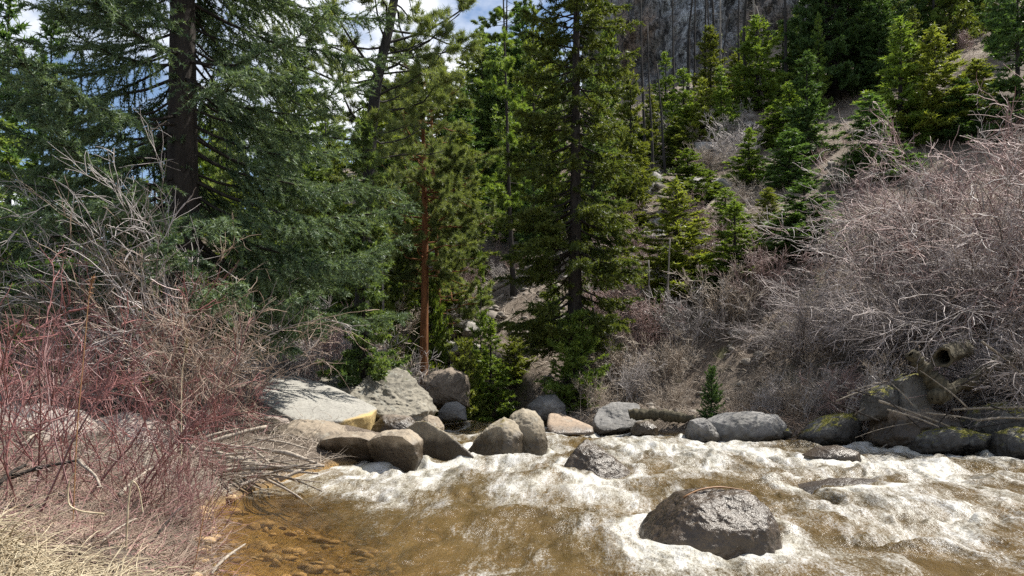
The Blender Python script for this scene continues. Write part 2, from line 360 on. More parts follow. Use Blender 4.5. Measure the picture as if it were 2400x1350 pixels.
def setting(name, me, kind='structure'):
    o = link(name, me); o['kind'] = kind; return o

# ------------------------------------------------------------------ ground
yy = np.concatenate([np.linspace(-8, 3, 24), 3*np.exp(np.linspace(0, math.log(300/3.), 470))[1:]])
tt = np.linspace(-1.9, 1.9, 620)
GX = tt[None, :]*(yy[:, None]+12)*.62; GY = np.repeat(yy[:, None], len(tt), 1)
gv = np.stack([GX, GY, ground_z(GX, GY)], -1)
def gridf(r, c):
    i = np.arange(r-1)[:, None]*c+np.arange(c-1)[None, :]
    return np.stack([i, i+1, i+c+1, i+c], -1).reshape(-1, 4)
setting('terrain', mesh('terrain', gv, gridf(*GX.shape), [M['ground']]))

# cliff: a thick displaced wall high on the slope
def make_cliff():
    nx, nz = 260, 130
    u = np.linspace(0, 1, nx)[None, :]; v = np.linspace(0, 1, nz)[:, None]
    x = 9+32*u+0*v; z = 27+2*u+27*v+0*u; y = 82-11*u+4*v+0*u
    p = np.stack([x/6, y/6, z/9], -1)
    d = 2.6*fbm(p, 41, 5, .55)+1.8*np.abs(fbm(p*2.1, 43, 3))-1.2*np.abs(fbm(np.stack([x/1.6, y/4, z/7], -1), 44, 3))
    st = np.floor(z/3.3+fbm(p, 47, 2))*.35
    y = y-d+st*.6
    edge = sstep(0, .12, u)*sstep(1, .9, u); y = y+(1-edge)*6
    f = np.stack([x, y, z], -1); b = f.copy(); b[..., 1] += 9; 
    V = np.concatenate([f.reshape(-1, 3), b.reshape(-1, 3)]); n = nx*nz; q = gridf(nz, nx)
    ring = np.concatenate([np.arange(nx-1), np.arange(nz-1)*nx+nx-1, n-1-np.arange(nx-1), (nz-1-np.arange(nz-1))*nx])
    r2 = np.roll(ring, -1); s = np.stack([ring, r2, r2+n, ring+n], -1)
    return mesh('cliff', V, np.concatenate([q, q[:, ::-1]+n, s]), [M['cliff']])
tag(setting('rock_cliff', make_cliff()), 'blue grey rock cliff with dark cracks high on the slope', 'cliff', None, 'structure')

# ------------------------------------------------------------------ rocks
_ico = {}
def ico(n):
    if n not in _ico:
        bm = bmesh.new(); bmesh.ops.create_icosphere(bm, subdivisions=n, radius=1)
        _ico[n] = (np.array([v.co[:] for v in bm.verts]), np.array([[v.index for v in f.verts] for f in bm.faces])); bm.free()
    return _ico[n]
ROCKS = []      # x, y, half width, half depth: used for the foam round them
def outline_rock(label, pts, Y, thick, m, seed=0, cuts=(), rough=.05, e=.85, res=6, group=None, foam=True, name='boulder', lean=0.0):
    """a boulder whose face towards the river follows these photo pixels, with real depth"""
    p = np.array([(px(a, Y), pz(b, Y)) for a, b in pts]); c = (p.min(0)+p.max(0))/2
    q = p-c; th = np.linspace(-np.pi, np.pi, 361); rho = np.zeros(361)
    for k, t in enumerate(th):
        d = np.array([math.cos(t), math.sin(t)])
        for i in range(len(q)):
            a, b = q[i], q[(i+1) % len(q)]; ee = b-a; den = d[0]*ee[1]-d[1]*ee[0]
            if abs(den) < 1e-9: continue
            s = (a[0]*ee[1]-a[1]*ee[0])/den; w = (a[0]*d[1]-a[1]*d[0])/den
            if s > 0 and -1e-6 <= w <= 1+1e-6: rho[k] = max(rho[k], s)
    for _ in range(2): rho[1:-1] = (rho[:-2]+2*rho[1:-1]+rho[2:])/4
    V, Fc = ico(res); ch = np.hypot(V[:, 0], V[:, 2]); t = np.arctan2(V[:, 2], V[:, 0]); r = np.interp(t, th, rho)
    cc = ch**e; P = np.stack([r*np.cos(t)*cc, np.sign(V[:, 1])*np.abs(V[:, 1])**e*thick, r*np.sin(t)*cc], -1)
    P[:, 1] += lean*P[:, 2]
    for n, dd in cuts:
        n = np.array(n, float); n /= np.linalg.norm(n); k = np.maximum(P@n-dd, 0); P = P-.95*k[:, None]*n
    sz = rho.mean()
    w = P/sz+seed*7.3
    dsp = rough*sz*(fbm(w*1.6, seed, 4, .5)+.5*fbm(w*6, seed+5, 3, .55))-rough*sz*1.2*np.maximum(.08-np.abs(fbm(w*1.9, seed+9, 3)), 0)/.08*.2
    P = P+nrm(P)*dsp[:, None]
    o = link(name, mesh(name, P, Fc, [m]), None, (c[0], Y, c[1])); tag(o, label, 'boulder' if name == 'boulder' else 'rock', group)
    if foam: ROCKS.append((c[0], Y, np.ptp(p[:, 0])/2, thick))
    return o
R_ = outline_rock
def hull_rock(label, pts, m, seed=0, p=16, rough=.03, res=6, group=None, foam=True):
    """a boulder with flat faces and worn edges: the hull of points given as photo column, photo row, distance"""
    Q = np.array([(px(a, Y), Y, pz(b, Y)) for a, b, Y in pts]); c = (Q.min(0)+Q.max(0))/2*.5+Q.mean(0)*.5
    bm = bmesh.new(); [bm.verts.new(q-c) for q in Q]; bmesh.ops.convex_hull(bm, input=bm.verts[:]); bm.normal_update()
    pl = [(f.normal[:], abs(f.normal.dot(f.verts[0].co))) for f in bm.faces if f.calc_area() > 1e-5]; bm.free()
    pl = list({tuple(np.round(a, 1)): (a, b) for a, b in pl}.values())
    n = np.array([a for a, _ in pl]); h = np.maximum(np.array([b for _, b in pl]), .02)
    sg = np.sign(n@(Q.mean(0)-c+1e-9))*0+1
    V, Fc = ico(res); k = np.maximum((V@n.T)/h*sg, 0); r = 1/np.maximum((k**p).sum(1)**(1/p), 1e-6)
    sz = np.median(r); P = V*r[:, None]; w = P/sz+seed*5.1
    P = P+V*(rough*sz*(fbm(w*1.4, seed, 5, .5)+.4*fbm(w*6, seed+5, 3, .5)))[:, None]
    o = link('boulder', mesh('boulder', P, Fc, [m]), None, c); tag(o, label, 'boulder', group)
    if foam: ROCKS.append((c[0], c[1], np.ptp(Q[:, 0])/2, np.ptp(Q[:, 1])/2))
    return o
B1, B2 = 'boulders at the left edge of the rapids', 'boulders along the far bank'
hull_rock('large pale grey slab boulder sloping down to a yellow broken end', [(596, 930, 15.6), (645, 878, 17.4), (700, 882, 17.8), (790, 908, 17.6), (886, 956, 16.9), (872, 972, 16.0), (800, 986, 15.3), (700, 990, 14.9), (600, 1060, 15.6), (700, 1060, 15.0), (808, 1035, 15.5), (860, 1020, 16.1), (880, 1010, 17), (650, 1040, 17.6)], M['rock_slab'], 3, 60, .022, 7, B1)
R_('grey boulder with dark lichen cracks behind the pale slab', [(850, 890), (880, 868), (930, 862), (970, 885), (1012, 935), (1016, 965), (990, 1005), (880, 1015), (800, 960)], 18.2, 1.2, M['rock_crack'], 8, [((.2, -.5, .8), .40)], .12, .75, group=B1)
R_('flat topped lichen spotted boulder wedged behind the pale slab', [(745, 880), (790, 874), (850, 880), (890, 910), (890, 960), (760, 950)], 18.9, 1.0, M['rock_crack'], 12, [((0, -.2, 1), .25)], .06, .75, group=B1)
R_('rounded tan boulder below the pale slab, beside the driftwood', [(640, 1010), (690, 985), (760, 985), (800, 1000), (822, 1035), (800, 1085), (740, 1110), (640, 1100)], 14.7, .8, M['rock_brown'], 21, [], .05, .85, group=B1)
R_('broad brown rock between driftwood and pale slab', [(545, 985), (600, 958), (660, 965), (700, 1000), (690, 1060), (560, 1060)], 15.2, .9, M['rock_bank'], 23, [((-.1, -.4, .9), .22)], .05, .8, group=B1)
R_('wet brown boulder with a black undercut, at the water beside the tan boulder', [(742, 1060), (762, 1025), (810, 1014), (870, 1016), (905, 1035), (908, 1110), (770, 1110)], 13.9, .75, M['rock_brown'], 31, [((0, -.8, -.6), .20)], .05, .85, group=B1)
R_('rounded wet boulder in the foam between black undercut and sharp ridge', [(862, 1035), (900, 1010), (960, 1006), (988, 1032), (990, 1075), (970, 1110), (885, 1110)], 13.6, .7, M['rock_brown'], 33, [((-.25, -.8, -.5), .22)], .045, .85, group=B1)
hull_rock('dark wedge shaped rock with a pale sharp ridge running into the rapids', [(930, 1012, 15.2), (972, 985, 14.9), (1000, 984, 14.6), (1060, 1022, 14.2), (1112, 1066, 13.8), (1112, 1100, 13.8), (950, 1110, 14.6), (1040, 1110, 14.15), (1050, 1030, 15.1), (1110, 1075, 14.5), (935, 1090, 15.7), (1060, 1090, 15.3)], M['rock_tan'], 36, 20, .03, 6, B1)
R_('small grey brown boulder at the end of the cracked boulder', [(985, 990), (1005, 972), (1026, 977), (1040, 1000), (1038, 1030), (990, 1030)], 16.8, .5, M['rock_brown'], 38, [], .06, .85, group=B1)
R_('dark gap stone under the yellow broken slab end', [(860, 1010), (900, 972), (960, 975), (985, 1000), (960, 1030), (880, 1040)], 16.9, .6, M['rock_wet_or_shaded'], 39, [], .05, group=B1)
R_('tall hump of tan rock, the higher right end of the midstream pair', [(1180, 1000), (1200, 972), (1225, 958), (1255, 962), (1272, 985), (1284, 1045), (1275, 1085), (1180, 1080)], 15.4, .6, M['rock_tan'], 42, [], .05, .8, group=B1)
R_('low tan rock with a dark shaded side, the lower left end of the midstream pair', [(1092, 1062), (1112, 1034), (1150, 996), (1180, 980), (1205, 985), (1228, 1015), (1230, 1085), (1100, 1090)], 15.0, .6, M['rock_tan'], 44, [((-.6, -.75, .15), .36)], .05, .8, group=B1)
hull_rock('dark wet pointed rock standing alone in midstream', [(1374, 1026, 12.4), (1350, 1040, 12.1), (1322, 1085, 12.0), (1312, 1130, 11.9), (1410, 1056, 12.0), (1450, 1082, 12.0), (1480, 1106, 12.1), (1475, 1135, 11.8), (1400, 1135, 11.6), (1480, 1120, 12.7), (1330, 1110, 12.9), (1410, 1050, 12.7)], M['rock_soaked'], 51, 22, .07, 6)
R_('big brown foreground rock with foam round its foot', [(1485, 1290), (1510, 1240), (1555, 1190), (1600, 1158), (1660, 1146), (1740, 1150), (1785, 1180), (1812, 1225), (1830, 1300), (1780, 1350), (1500, 1350)], 7.3, .62, M['rock_soaked'], 57, [((.1, -.55, .8), .46)], .05, .8, res=7)
R_('small grey rounded boulder at the top of the pool', [(1028, 965), (1045, 945), (1070, 940), (1090, 955), (1094, 985), (1030, 988)], 22.5, .6, M['rock_grey'], 61, [], .05, group=B2)
R_('blue grey shaded boulder under the fir shadow', [(1238, 950), (1262, 928), (1300, 925), (1325, 950), (1325, 985), (1240, 985)], 23, .8, M['rock_grey'], 63, [], .06, group=B2)
hull_rock('flat orange brown slab tilted into the water', [(1278, 1002, 20.3), (1284, 968, 20.9), (1310, 966, 21.2), (1394, 1000, 20.4), (1394, 1020, 20.2), (1285, 1020, 20.0), (1330, 1010, 21.6)], M['rock_orange'], 66, 18, .03, 5, B2)
R_('pale grey sloping rock under bare brush on the far bank', [(1385, 1000), (1400, 960), (1440, 940), (1490, 945), (1510, 985), (1505, 1020), (1390, 1020)], 21.0, .8, M['rock_grey'], 68, [((-.2, -.5, .8), .2)], .06, .8, group=B2)
R_('small round stone in front of the overhanging dark log', [(1478, 1008), (1490, 990), (1515, 985), (1540, 1000), (1542, 1025), (1480, 1025)], 19.8, .4, M['rock_brown'], 70, [], .05, group=B2)
R_('long dark grey boulder rounded at its right end', [(1640, 1020), (1655, 985), (1700, 968), (1760, 965), (1815, 972), (1836, 995), (1832, 1025), (1760, 1050), (1650, 1050)], 18.6, .75, M['rock_grey'], 73, [], .05, .75, group=B2)
R_('small dark split rock at the left end of the long grey boulder', [(1605, 1025), (1618, 985), (1650, 978), (1672, 1000), (1690, 1030), (1670, 1050), (1610, 1050)], 18.3, .5, M['rock_grey'], 75, [], .07, group=B2)
R_('pointed grey rock capped with orange moss at the waterline', [(1870, 1025), (1900, 995), (1940, 972), (1985, 968), (2012, 985), (2012, 1030), (2000, 1050), (1880, 1050)], 17.9, .6, M['rock_moss'], 78, [], .06, group=B2)
R_('yellow mossed rock leaning on the lichened block', [(2018, 985), (2030, 925), (2070, 903), (2104, 912), (2108, 985)], 16.9, .5, M['rock_moss'], 81, [], .07, group=B2, foam=False)
R_('upright pale block with yellow lichen streaks beside the logs', [(2098, 980), (2100, 892), (2128, 873), (2160, 878), (2168, 930), (2165, 985)], 16.6, .45, M['rock_moss'], 85, [((0, -1, .1), .3)], .06, .6, group=B2, foam=False)
R_('black mossy bank rock under the crossed sticks', [(2040, 1030), (2070, 960), (2150, 950), (2230, 975), (2260, 1010), (2240, 1050), (2060, 1050)], 16.7, .7, M['rock_wet_or_shaded'], 88, [], .08, group=B2)
R_('low dark rock with green moss at the water under the bank', [(2130, 1045), (2160, 1010), (2210, 1000), (2270, 1010), (2330, 1020), (2340, 1060), (2140, 1065)], 16.0, .5, M['rock_moss'], 90, [], .08, group=B2)
R_('moss covered stone at the right edge of the photo', [(2330, 1055), (2345, 1015), (2385, 1000), (2440, 1010), (2450, 1080), (2335, 1080)], 15.3, .5, M['rock_moss'], 93, [], .07, group=B2)
R_('dark bank boulder behind the lying sticks by the right edge', [(2250, 1000), (2290, 955), (2360, 945), (2440, 965), (2450, 1030), (2270, 1030)], 16.6, .6, M['rock_moss'], 95, [], .08, group=B2, foam=False)
R_('big shaded grey boulder below the orange pine trunk', [(985, 940), (990, 890), (1020, 872), (1060, 862), (1095, 880), (1100, 955), (990, 960)], 24.6, 1.0, M['rock_wet_or_shaded'], 97, [], .06, group=B2, foam=False)  # dry boulder: its shade is put in by this darker rock colour
R_('brown submerged rock showing through the foam far right', [(1885, 1068), (1920, 1050), (1965, 1045), (2005, 1056), (2010, 1085), (1890, 1090)], 14.6, .5, M['rock_river'], 99, [], .05)
R_('long dark ledge with the river pouring over it', [(1830, 1165), (1880, 1140), (1960, 1124), (2050, 1124), (2120, 1140), (2130, 1185), (1840, 1190)], 10.6, .5, M['rock_wet_or_shaded'], 101, [], .04, .8)
BK = 'pinkish bank boulders behind the red twigs'
for lab, pts, Y, s in (('long pinkish boulder behind the red twigs at the left edge', [(-60, 1060), (-40, 960), (60, 940), (170, 965), (220, 1010), (200, 1090), (-40, 1090)], 10.5, 111),
        ('flat pale pink boulder with a split, middle of the bank boulders', [(170, 1060), (200, 985), (280, 965), (350, 985), (380, 1040), (340, 1090), (190, 1090)], 11.2, 113),
        ('pinkish bank boulder nearest the driftwood pile', [(330, 1080), (345, 1010), (390, 985), (425, 1005), (430, 1090), (350, 1110)], 11.6, 117)):
    R_(lab, pts, Y, .7, M['rock_bank'], s, [((0, -.4, .9), .2)], .05, .8, group=BK, foam=False)

# ------------------------------------------------------------------ water
ROCKS = np.array(ROCKS)
def make_water():
    yr = 3.2*np.exp(np.linspace(0, math.log(38/3.2), 760)); tr = np.linspace(-.62, 1.0, 1150)
    x = tr[None, :]*(yr[:, None]+1.5); y = np.repeat(yr[:, None], len(tr), 1)
    s, near = river_sd(x, y)
    c, sn = math.cos(.10), math.sin(.10)
    a = x*c-y*sn; b = x*sn+y*c          # b runs along the flow, a across
    a = a+.35*fbm2(x/1.5, y/1.5, 3, 2); b = b+.35*fbm2(x/1.5+9, y/1.5, 4, 2)
    turb = .55+.0*x
    for qx, qy, rx, ry, k in FOAMS:
        X, Y = px(qx, CH*F/(qy-HOR)), CH*F/(qy-HOR)
        turb += k*np.exp(-((x-X)/rx)**2-((y-Y)/ry)**2)
    turb = np.clip(turb, 0.02, 1.3)
    big = fbm2(a/1.5, b/1.0, 61, 2)*.08; mid = fbm2(a/.45, b/1.0, 63, 3)
    rid = 1-np.abs(fbm2(a/.45, b/1.3, 65, 3)); sm = fbm2(a/.13, b/.11, 67, 3)
    z = big*(.6+turb)+mid*.05*(.5+turb)+(rid-.6)*.055*turb+sm*.010*(.6+1.1*turb)
    foam = .09+.55*turb-.22+.50*fbm2(a/.8, b/2.6, 71, 5)+.30*(rid-.62)+1.2*mid*.10
    for rx0, ry0, w, dpt in ROCKS:
        u = (x-rx0); v = (y-ry0)
        r = np.hypot(u/(w+.05), v/(dpt+.05)); z += .10*np.exp(-((r-1.05)/.22)**2)*np.exp(-np.maximum(-v, 0)*.3)*np.where(v > 0, 1, .2)
        foam += .75*np.exp(-((r-1.05)/.14)**2)*np.minimum(1, .4+.6*turb)
        uu = u+.10*(-v); tail = np.exp(-(uu/(w*.9))**2)*sstep(0, .5, -v)*np.exp(-np.maximum(-v-dpt, 0)/(1.2*w+.6))
        foam += .45*tail*(r > .9); z += -.05*tail
    shore = sstep(0, .9, -s); z = z*(.25+.75*shore)+.015
    calm = sstep(1.6, .3, -s)*near*sstep(10.5, 8.5, y); foam -= .8*calm; z *= 1-.6*calm
    shal = np.clip(.42+calm*.6+.25*near*sstep(3.0, .5, -s)*sstep(11, 9, y), 0, .92)
    q = gridf(*x.shape); keep = (s.ravel()[q] < .45).any(1)
    return mesh('water', np.stack([x, y, z], -1), q[keep], [M['water']], True, {'foam': foam, 'shallow': shal})
FOAMS = [(800, 1135, 1.1, 1.2, .55), (1000, 1100, 1.2, .9, .6), (1250, 1100, .9, 1.3, .5), (960, 1165, 1.0, .8, .35), (1500, 1060, 1.6, 2.2, .45), (1750, 1075, 1.8, 2.2, .5),
    (2000, 1090, 1.8, 1.8, .5), (2250, 1110, 1.6, 1.6, .42), (2150, 1290, 1.2, .9, .35), (1400, 1270, .7, .9, .2), (2100, 1180, 1.3, 1.0, .4), (1950, 1200, .8, .9, .7), (2330, 1230, .9, .9, .6), (1500, 1320, .5, .7, .6), (1720, 1320, .5, .4, .6), (1300, 1220, .7, 1.0, .15),
    (1330, 1010, 1.5, 2.0, .35), (1110, 1015, .7, 2.0, .35), (620, 1250, 1.2, 1.2, -.35), (900, 1300, 1.2, .9, -.18), (1180, 1180, .6, .6, -.1), (2050, 1330, .8, .5, -.1)]
setting('river_water', make_water())

# ------------------------------------------------------------------ trees
def tree_obj(name, parts, loc, rz, sc, label, cat, group=None):
    r = bpy.data.objects.new(name, None); COL.objects.link(r); r.empty_display_size = .3
    r.location = loc; r.rotation_euler = (0, 0, rz); r.scale = sc; tag(r, label, cat, group)
    for pn, me in parts: link(pn, me, r)
    return r
def trunk_tube(path, r0, r1, S=10, seed=0, K=14):
    path = np.asarray(path, float); t = np.linspace(0, 1, K)
    ti = np.linspace(0, 1, len(path)); P = np.stack([np.interp(t, ti, path[:, i]) for i in range(3)], -1)
    R = r0+(r1-r0)*t**.9; R = R*(1+.55*np.exp(-t*K*.9)); return P, R
def conifer(seed, H, R, base, nb, tw, nd, nl, nw, r0, mats, inner=.12, bald=0, prof=.85, droop=-.25, up=.5, lean=(0, 0), twl=.34, S=8, hang=.3, irregular=.25, twigwood=True, dead=0, spread=.6, limb=1.0):
    rng = np.random.default_rng(seed)
    P, Rr = trunk_tube([(0, 0, -.4), (lean[0]*.5, lean[1]*.5, H*.5), (lean[0], lean[1], H)], r0, .012, S, seed)
    wood = MB(); wood.add(*tubes(P[None], Rr[None], S))
    u = np.sort(rng.random(nb)**1.05); z0 = base+(H*.985-base)*u
    L = R*((1-u)**prof*.94+.06)*rng.uniform(1-irregular*1.5, 1+irregular*.4, nb)*sstep(-.12, .12, u+.02)
    az = np.arange(nb)*2.39996+rng.normal(size=nb)*.35
    L = np.where((np.sin(az) < -.55) & (rng.random(nb) < bald), .35, L)
    sl = droop+(up-droop)*u**1.2+rng.normal(size=nb)*.10
    s = np.linspace(0, 1, 6)
    vert = L[:, None]*(sl[:, None]*s+.42*(s**2-s)*(1-u[:, None]*.6))
    ti = z0/H
    bx = lean[0]*ti; by = lean[1]*ti
    jit = rng.normal(size=(nb, 6, 3))*.02*L[:, None, None]*s[None, :, None]
    BP = np.stack([bx[:, None]+np.cos(az)[:, None]*L[:, None]*s, by[:, None]+np.sin(az)[:, None]*L[:, None]*s, z0[:, None]+vert], -1)+jit
    BR = limb*(.008+.014*L)[:, None]*(1-.85*s)+.002
    wood.add(*tubes(BP, BR, 4))
    if dead:
        n = dead; zz = rng.uniform(base*.15, base*1.1+.2, n); a = rng.uniform(0, 6.28, n); l = R*rng.uniform(.2, .6, n)
        d = np.stack([np.cos(a), np.sin(a), rng.uniform(-.5, .1, n)], -1)
        DP = grow(rng, np.stack([lean[0]*zz/H, lean[1]*zz/H, zz], -1), nrm(d), l, 5, .12, (0, 0, -.05)); wood.add(*tubes(DP, .012*(1-.8*np.linspace(0, 1, 5))[None]*np.ones((n, 1)), 4))
    nt_ = int(tw*L.sum()); idx = rng.choice(nb, nt_, p=L/L.sum()); ss = rng.uniform(inner, 1, nt_)**.8
    pos, tan, _ = sample(BP, BR, idx, ss)
    ang = rng.choice([-1, 1], nt_)*rng.uniform(.45, 1.15, nt_)*(1-.5*(ss > .93)); ca, sa = np.cos(ang), np.sin(ang)
    d = np.stack([tan[:, 0]*ca-tan[:, 1]*sa, tan[:, 0]*sa+tan[:, 1]*ca, tan[:, 2]+rng.normal(size=nt_)*.22], -1)
    l = L[idx]*twl*(1.05-.75*ss)*rng.uniform(.6, 1.15, nt_)+.05*min(R, 1)
    TP = grow(rng, pos, nrm(d), l, 4, .10, (0, 0, -hang*.33))
    if twigwood: wood.add(*tubes(TP, .0055*(1.2-np.linspace(0, 1, 4))[None]*np.ones((nt_, 1)), 3))
    allp = TP
    n = int(nd*l.sum())
    V1, F1 = needles(rng, TP, n, nl, nw, spread); V2, F2 = needles(rng, BP[:, 2 if inner < .3 else 3:], int(nd*L.sum()*.5), nl, nw, spread)
    V3, F3 = needles(rng, P[None, -3:], int(nd*H*.16), nl, nw, spread)
    cr = MB(); cr.add(V1, F1); cr.add(V2, F2); cr.add(V3, F3)
    return [('trunk', wood.build('trunk', [mats[0]])), ('crown', cr.build('crown', [mats[1]], False))]
def pine(seed, H, R, base, nb, tufts, nn, nl, nw, r0, mats, path=None, r1=.05, round_=.6, up=.35):
    rng = np.random.default_rng(seed)
    path = path if path is not None else [(0, 0, -.4), (.1, 0, H*.5), (0, 0, H)]
    P, Rr = trunk_tube(path, r0, r1); wood = MB(); wood.add(*tubes(P[None], Rr[None], 10))
    u = rng.random(nb); ht = base/H+(1-base/H)*u
    pos, _, _ = sample(P[None], Rr[None], np.zeros(nb, int), ht)
    L = R*(np.sin(np.pi*np.clip(u*.82+.16, 0, 1))**round_)*rng.uniform(.45, 1.1, nb); a = rng.uniform(0, 6.28, nb)
    d = np.stack([np.cos(a), np.sin(a), up*rng.normal(size=nb)*.5+up*(u-.3)], -1)
    BP = grow(rng, pos, nrm(d), L, 6, .16, (0, 0, .06)); BR = (.006+.010*L)[:, None]*(1-.8*np.linspace(0, 1, 6))+.004
    wood.add(*tubes(BP, BR, 5))
    n2 = nb*6; idx = rng.choice(nb, n2, p=L/L.sum()); s = rng.uniform(.3, 1, n2); p2, t2, _ = sample(BP, BR, idx, s)
    SP = grow(rng, p2, nrm(t2+rng.normal(size=(n2, 3))*.6+[0, 0, .2]), L[idx]*rng.uniform(.12, .4, n2), 4, .2, (0, 0, .08))
    wood.add(*tubes(SP, .009*(1.15-np.linspace(0, 1, 4))[None]*np.ones((n2, 1)), 4))
    ti = rng.integers(0, n2, tufts); ts = rng.uniform(.25, 1, tufts); pc, tn, _ = sample(SP, np.zeros(SP.shape[:2]), ti, ts)
    n = tufts*nn; c = np.repeat(pc, nn, 0)+rng.normal(size=(n, 3))*.03; dd = nrm(rng.normal(size=(n, 3))+np.repeat(tn, nn, 0)*.9+[0, 0, .3])
    sd_ = nrm(np.cross(dd, rng.normal(size=(n, 3)))); l = nl*rng.uniform(.7, 1.2, n)[:, None]
    V = np.stack([c-sd_*nw*.5, c+sd_*nw*.5, c+dd*l], 1).reshape(-1, 3)
    return [('trunk', wood.build('trunk', [mats[0]])), ('crown', mesh('crown', V, np.arange(3*n).reshape(-1, 3), [mats[1]], False))]

def put(parts, name, label, cat, pxx, Y, scz=1.0, scx=None, rz=0, group=None, sink=.1, z=None):
    x = px(pxx, Y); z = gz(x, Y)-sink if z is None else z
    return tree_obj(name, parts, (x, Y, z), rz, (scx or scz, scx or scz, scz), label, cat, group)
# hero trees
put(conifer(1, 21, 4.4, 1.9, 340, 19, 105, .080, .020, .40, (M['bark_dark'], M['blue_spruce']), +.15, .5, .36, -.22, .35, hang=.6, dead=40, twl=.27, limb=.55), 'blue_spruce', 'big blue green spruce with a thick dark trunk on the left bank', 'spruce', 428, 15.3)
put(conifer(2, 18, 2.3, 1.7, 280, 18, 95, .11, .034, .25, (M['bark_dark'], M['spruce']), .22, .45, .38, -.30, .25, hang=.45, dead=22, lean=(.1, 0)), 'spruce_tree', 'tall dark narrow spruce in the centre, its straight trunk showing', 'spruce', 1346, 24)
Yp = 20.0; g0 = gz(px(835, Yp), Yp)
put(pine(5, 15, 3.0, 4.2, 70, 2600, 40, .16, .014, .22, (M['bark_black'], M['pine']), [(0, 0, -.4), (.15, 0, 3.), (.42, 0, pz(220, Yp)-g0), (px(925, Yp)-px(835, Yp), 0, pz(0, Yp)-g0), (1.35, 0, 15)], .07), 'pine_tree', 'tall leaning pine with a black trunk against the clouds', 'pine', 835, Yp, 1, rz=0, z=g0-.1)
Yc = 27.5; Hc = pz(185, Yc)-gz(px(990, Yc), Yc)
put(pine(6, Hc, 2.6, Hc*.42, 110, 5000, 40, .15, .018, .19, (M['bark_pine'], M['pine']), None, .05, .45), 'pine_tree', 'pine with a slim straight orange trunk and olive crown', 'pine', 990, Yc)
put(pine(7, Hc*1.02, 2.1, Hc*.46, 70, 2800, 36, .15, .02, .15, (M['bark_pine'], M['pine']), [(0, 0, -.4), (-.35, 0, 3.5), (-.7, 0, Hc)], .05, .5), 'pine_tree', 'thinner pine with a leaning brown trunk right of the orange trunk', 'pine', 1052, 31)
put(conifer(9, pz(-200, 49)-gz(px(1960, 49), 49), 4.4, .8, 260, 15, 80, .15, .05, .26, (M['bark_dark'], M['fir_dark']), .2, .3, .6, -.25, .3, hang=.35), 'spruce_tree', 'large dark green spruce behind the bare willow thicket', 'spruce', 1960, 49)
put(pine(11, pz(150, 33)-gz(px(1190, 33), 33), 1.3, 4.2, 40, 700, 28, .16, .03, .13, (M['bark_dark'], M['fir']), [(0, 0, -.4), (-.2, 0, 4), (-.45, 0, 12.5)], .03, .6), 'pine_tree', 'slender dark trunked tree left of the central spruce', 'pine', 1205, 33)
# generic hillside trees, shared meshes
KM = {'fir': M['fir'], 'dark': M['fir_dark'], 'yellow': M['fir_yellow'], 'spruce': M['spruce']}
GEN = {}
for i, (k, m) in enumerate(KM.items()):
    GEN[k] = [conifer(30+i*5+j, 6, 1.35, .1, 130, 13, 62, .15, .055, .09, (M['bark_dark'], m), .1, 0, (.75, .62, .85)[j], -.15, .55, hang=.15, twigwood=False, S=6, irregular=.35) for j in range(3)]
GEN['tall'] = [conifer(60+j, 12, 2.0, .8, 170, 12, 50, .19, .07, .13, (M['bark_dark'], m), .1, 0, .6, -.2, .4, hang=.25, twigwood=False, S=6, irregular=.4) for j, m in enumerate((M['spruce'], M['fir_dark'], M['pine_far']))]
GEN['pine'] = [pine(70+j, 10, 1.8, 2.8, 55, 1100, 26, .20, .06, .14, (M['bark_black'], m), None, .03, .5) for j, m in enumerate((M['pine_far'], M['pine'], M['fir']))]
GEN['bush'] = [conifer(80+j, 2.4, .95, .0, 120, 20, 100, .085, .03, .05, (M['bark_dark'], m), .1, 0, .5, .05, .8, hang=.05, S=6, irregular=.3) for j, m in enumerate((M['fir'], M['fir_yellow'], M['fir_dark']))]
BH = {'fir': (6, 1.35), 'dark': (6, 1.35), 'yellow': (6, 1.35), 'spruce': (6, 1.35), 'tall': (12, 1.7), 'pine': (10, 1.7), 'bush': (2.4, .95)}
rnd = random.Random(4)
def hill_tree(kind, j, pxx, base, top, hw, label, name='young_fir', cat='fir', group=None, Y=None):
    if Y is None: x, Y, z = hit(pxx, base)
    else: x = px(pxx, Y); z = gz(x, Y)
    h = pz(top, Y)-z; w = hw/F*Y*1.35; H0, R0 = BH[kind]
    tree_obj(name, GEN[kind][j], (x, Y, z-.1), rnd.uniform(0, 6.28), (w/R0, w/R0, (h+.1)/H0), label, cat, group)
HG = 'firs and pines on the slope across the river'
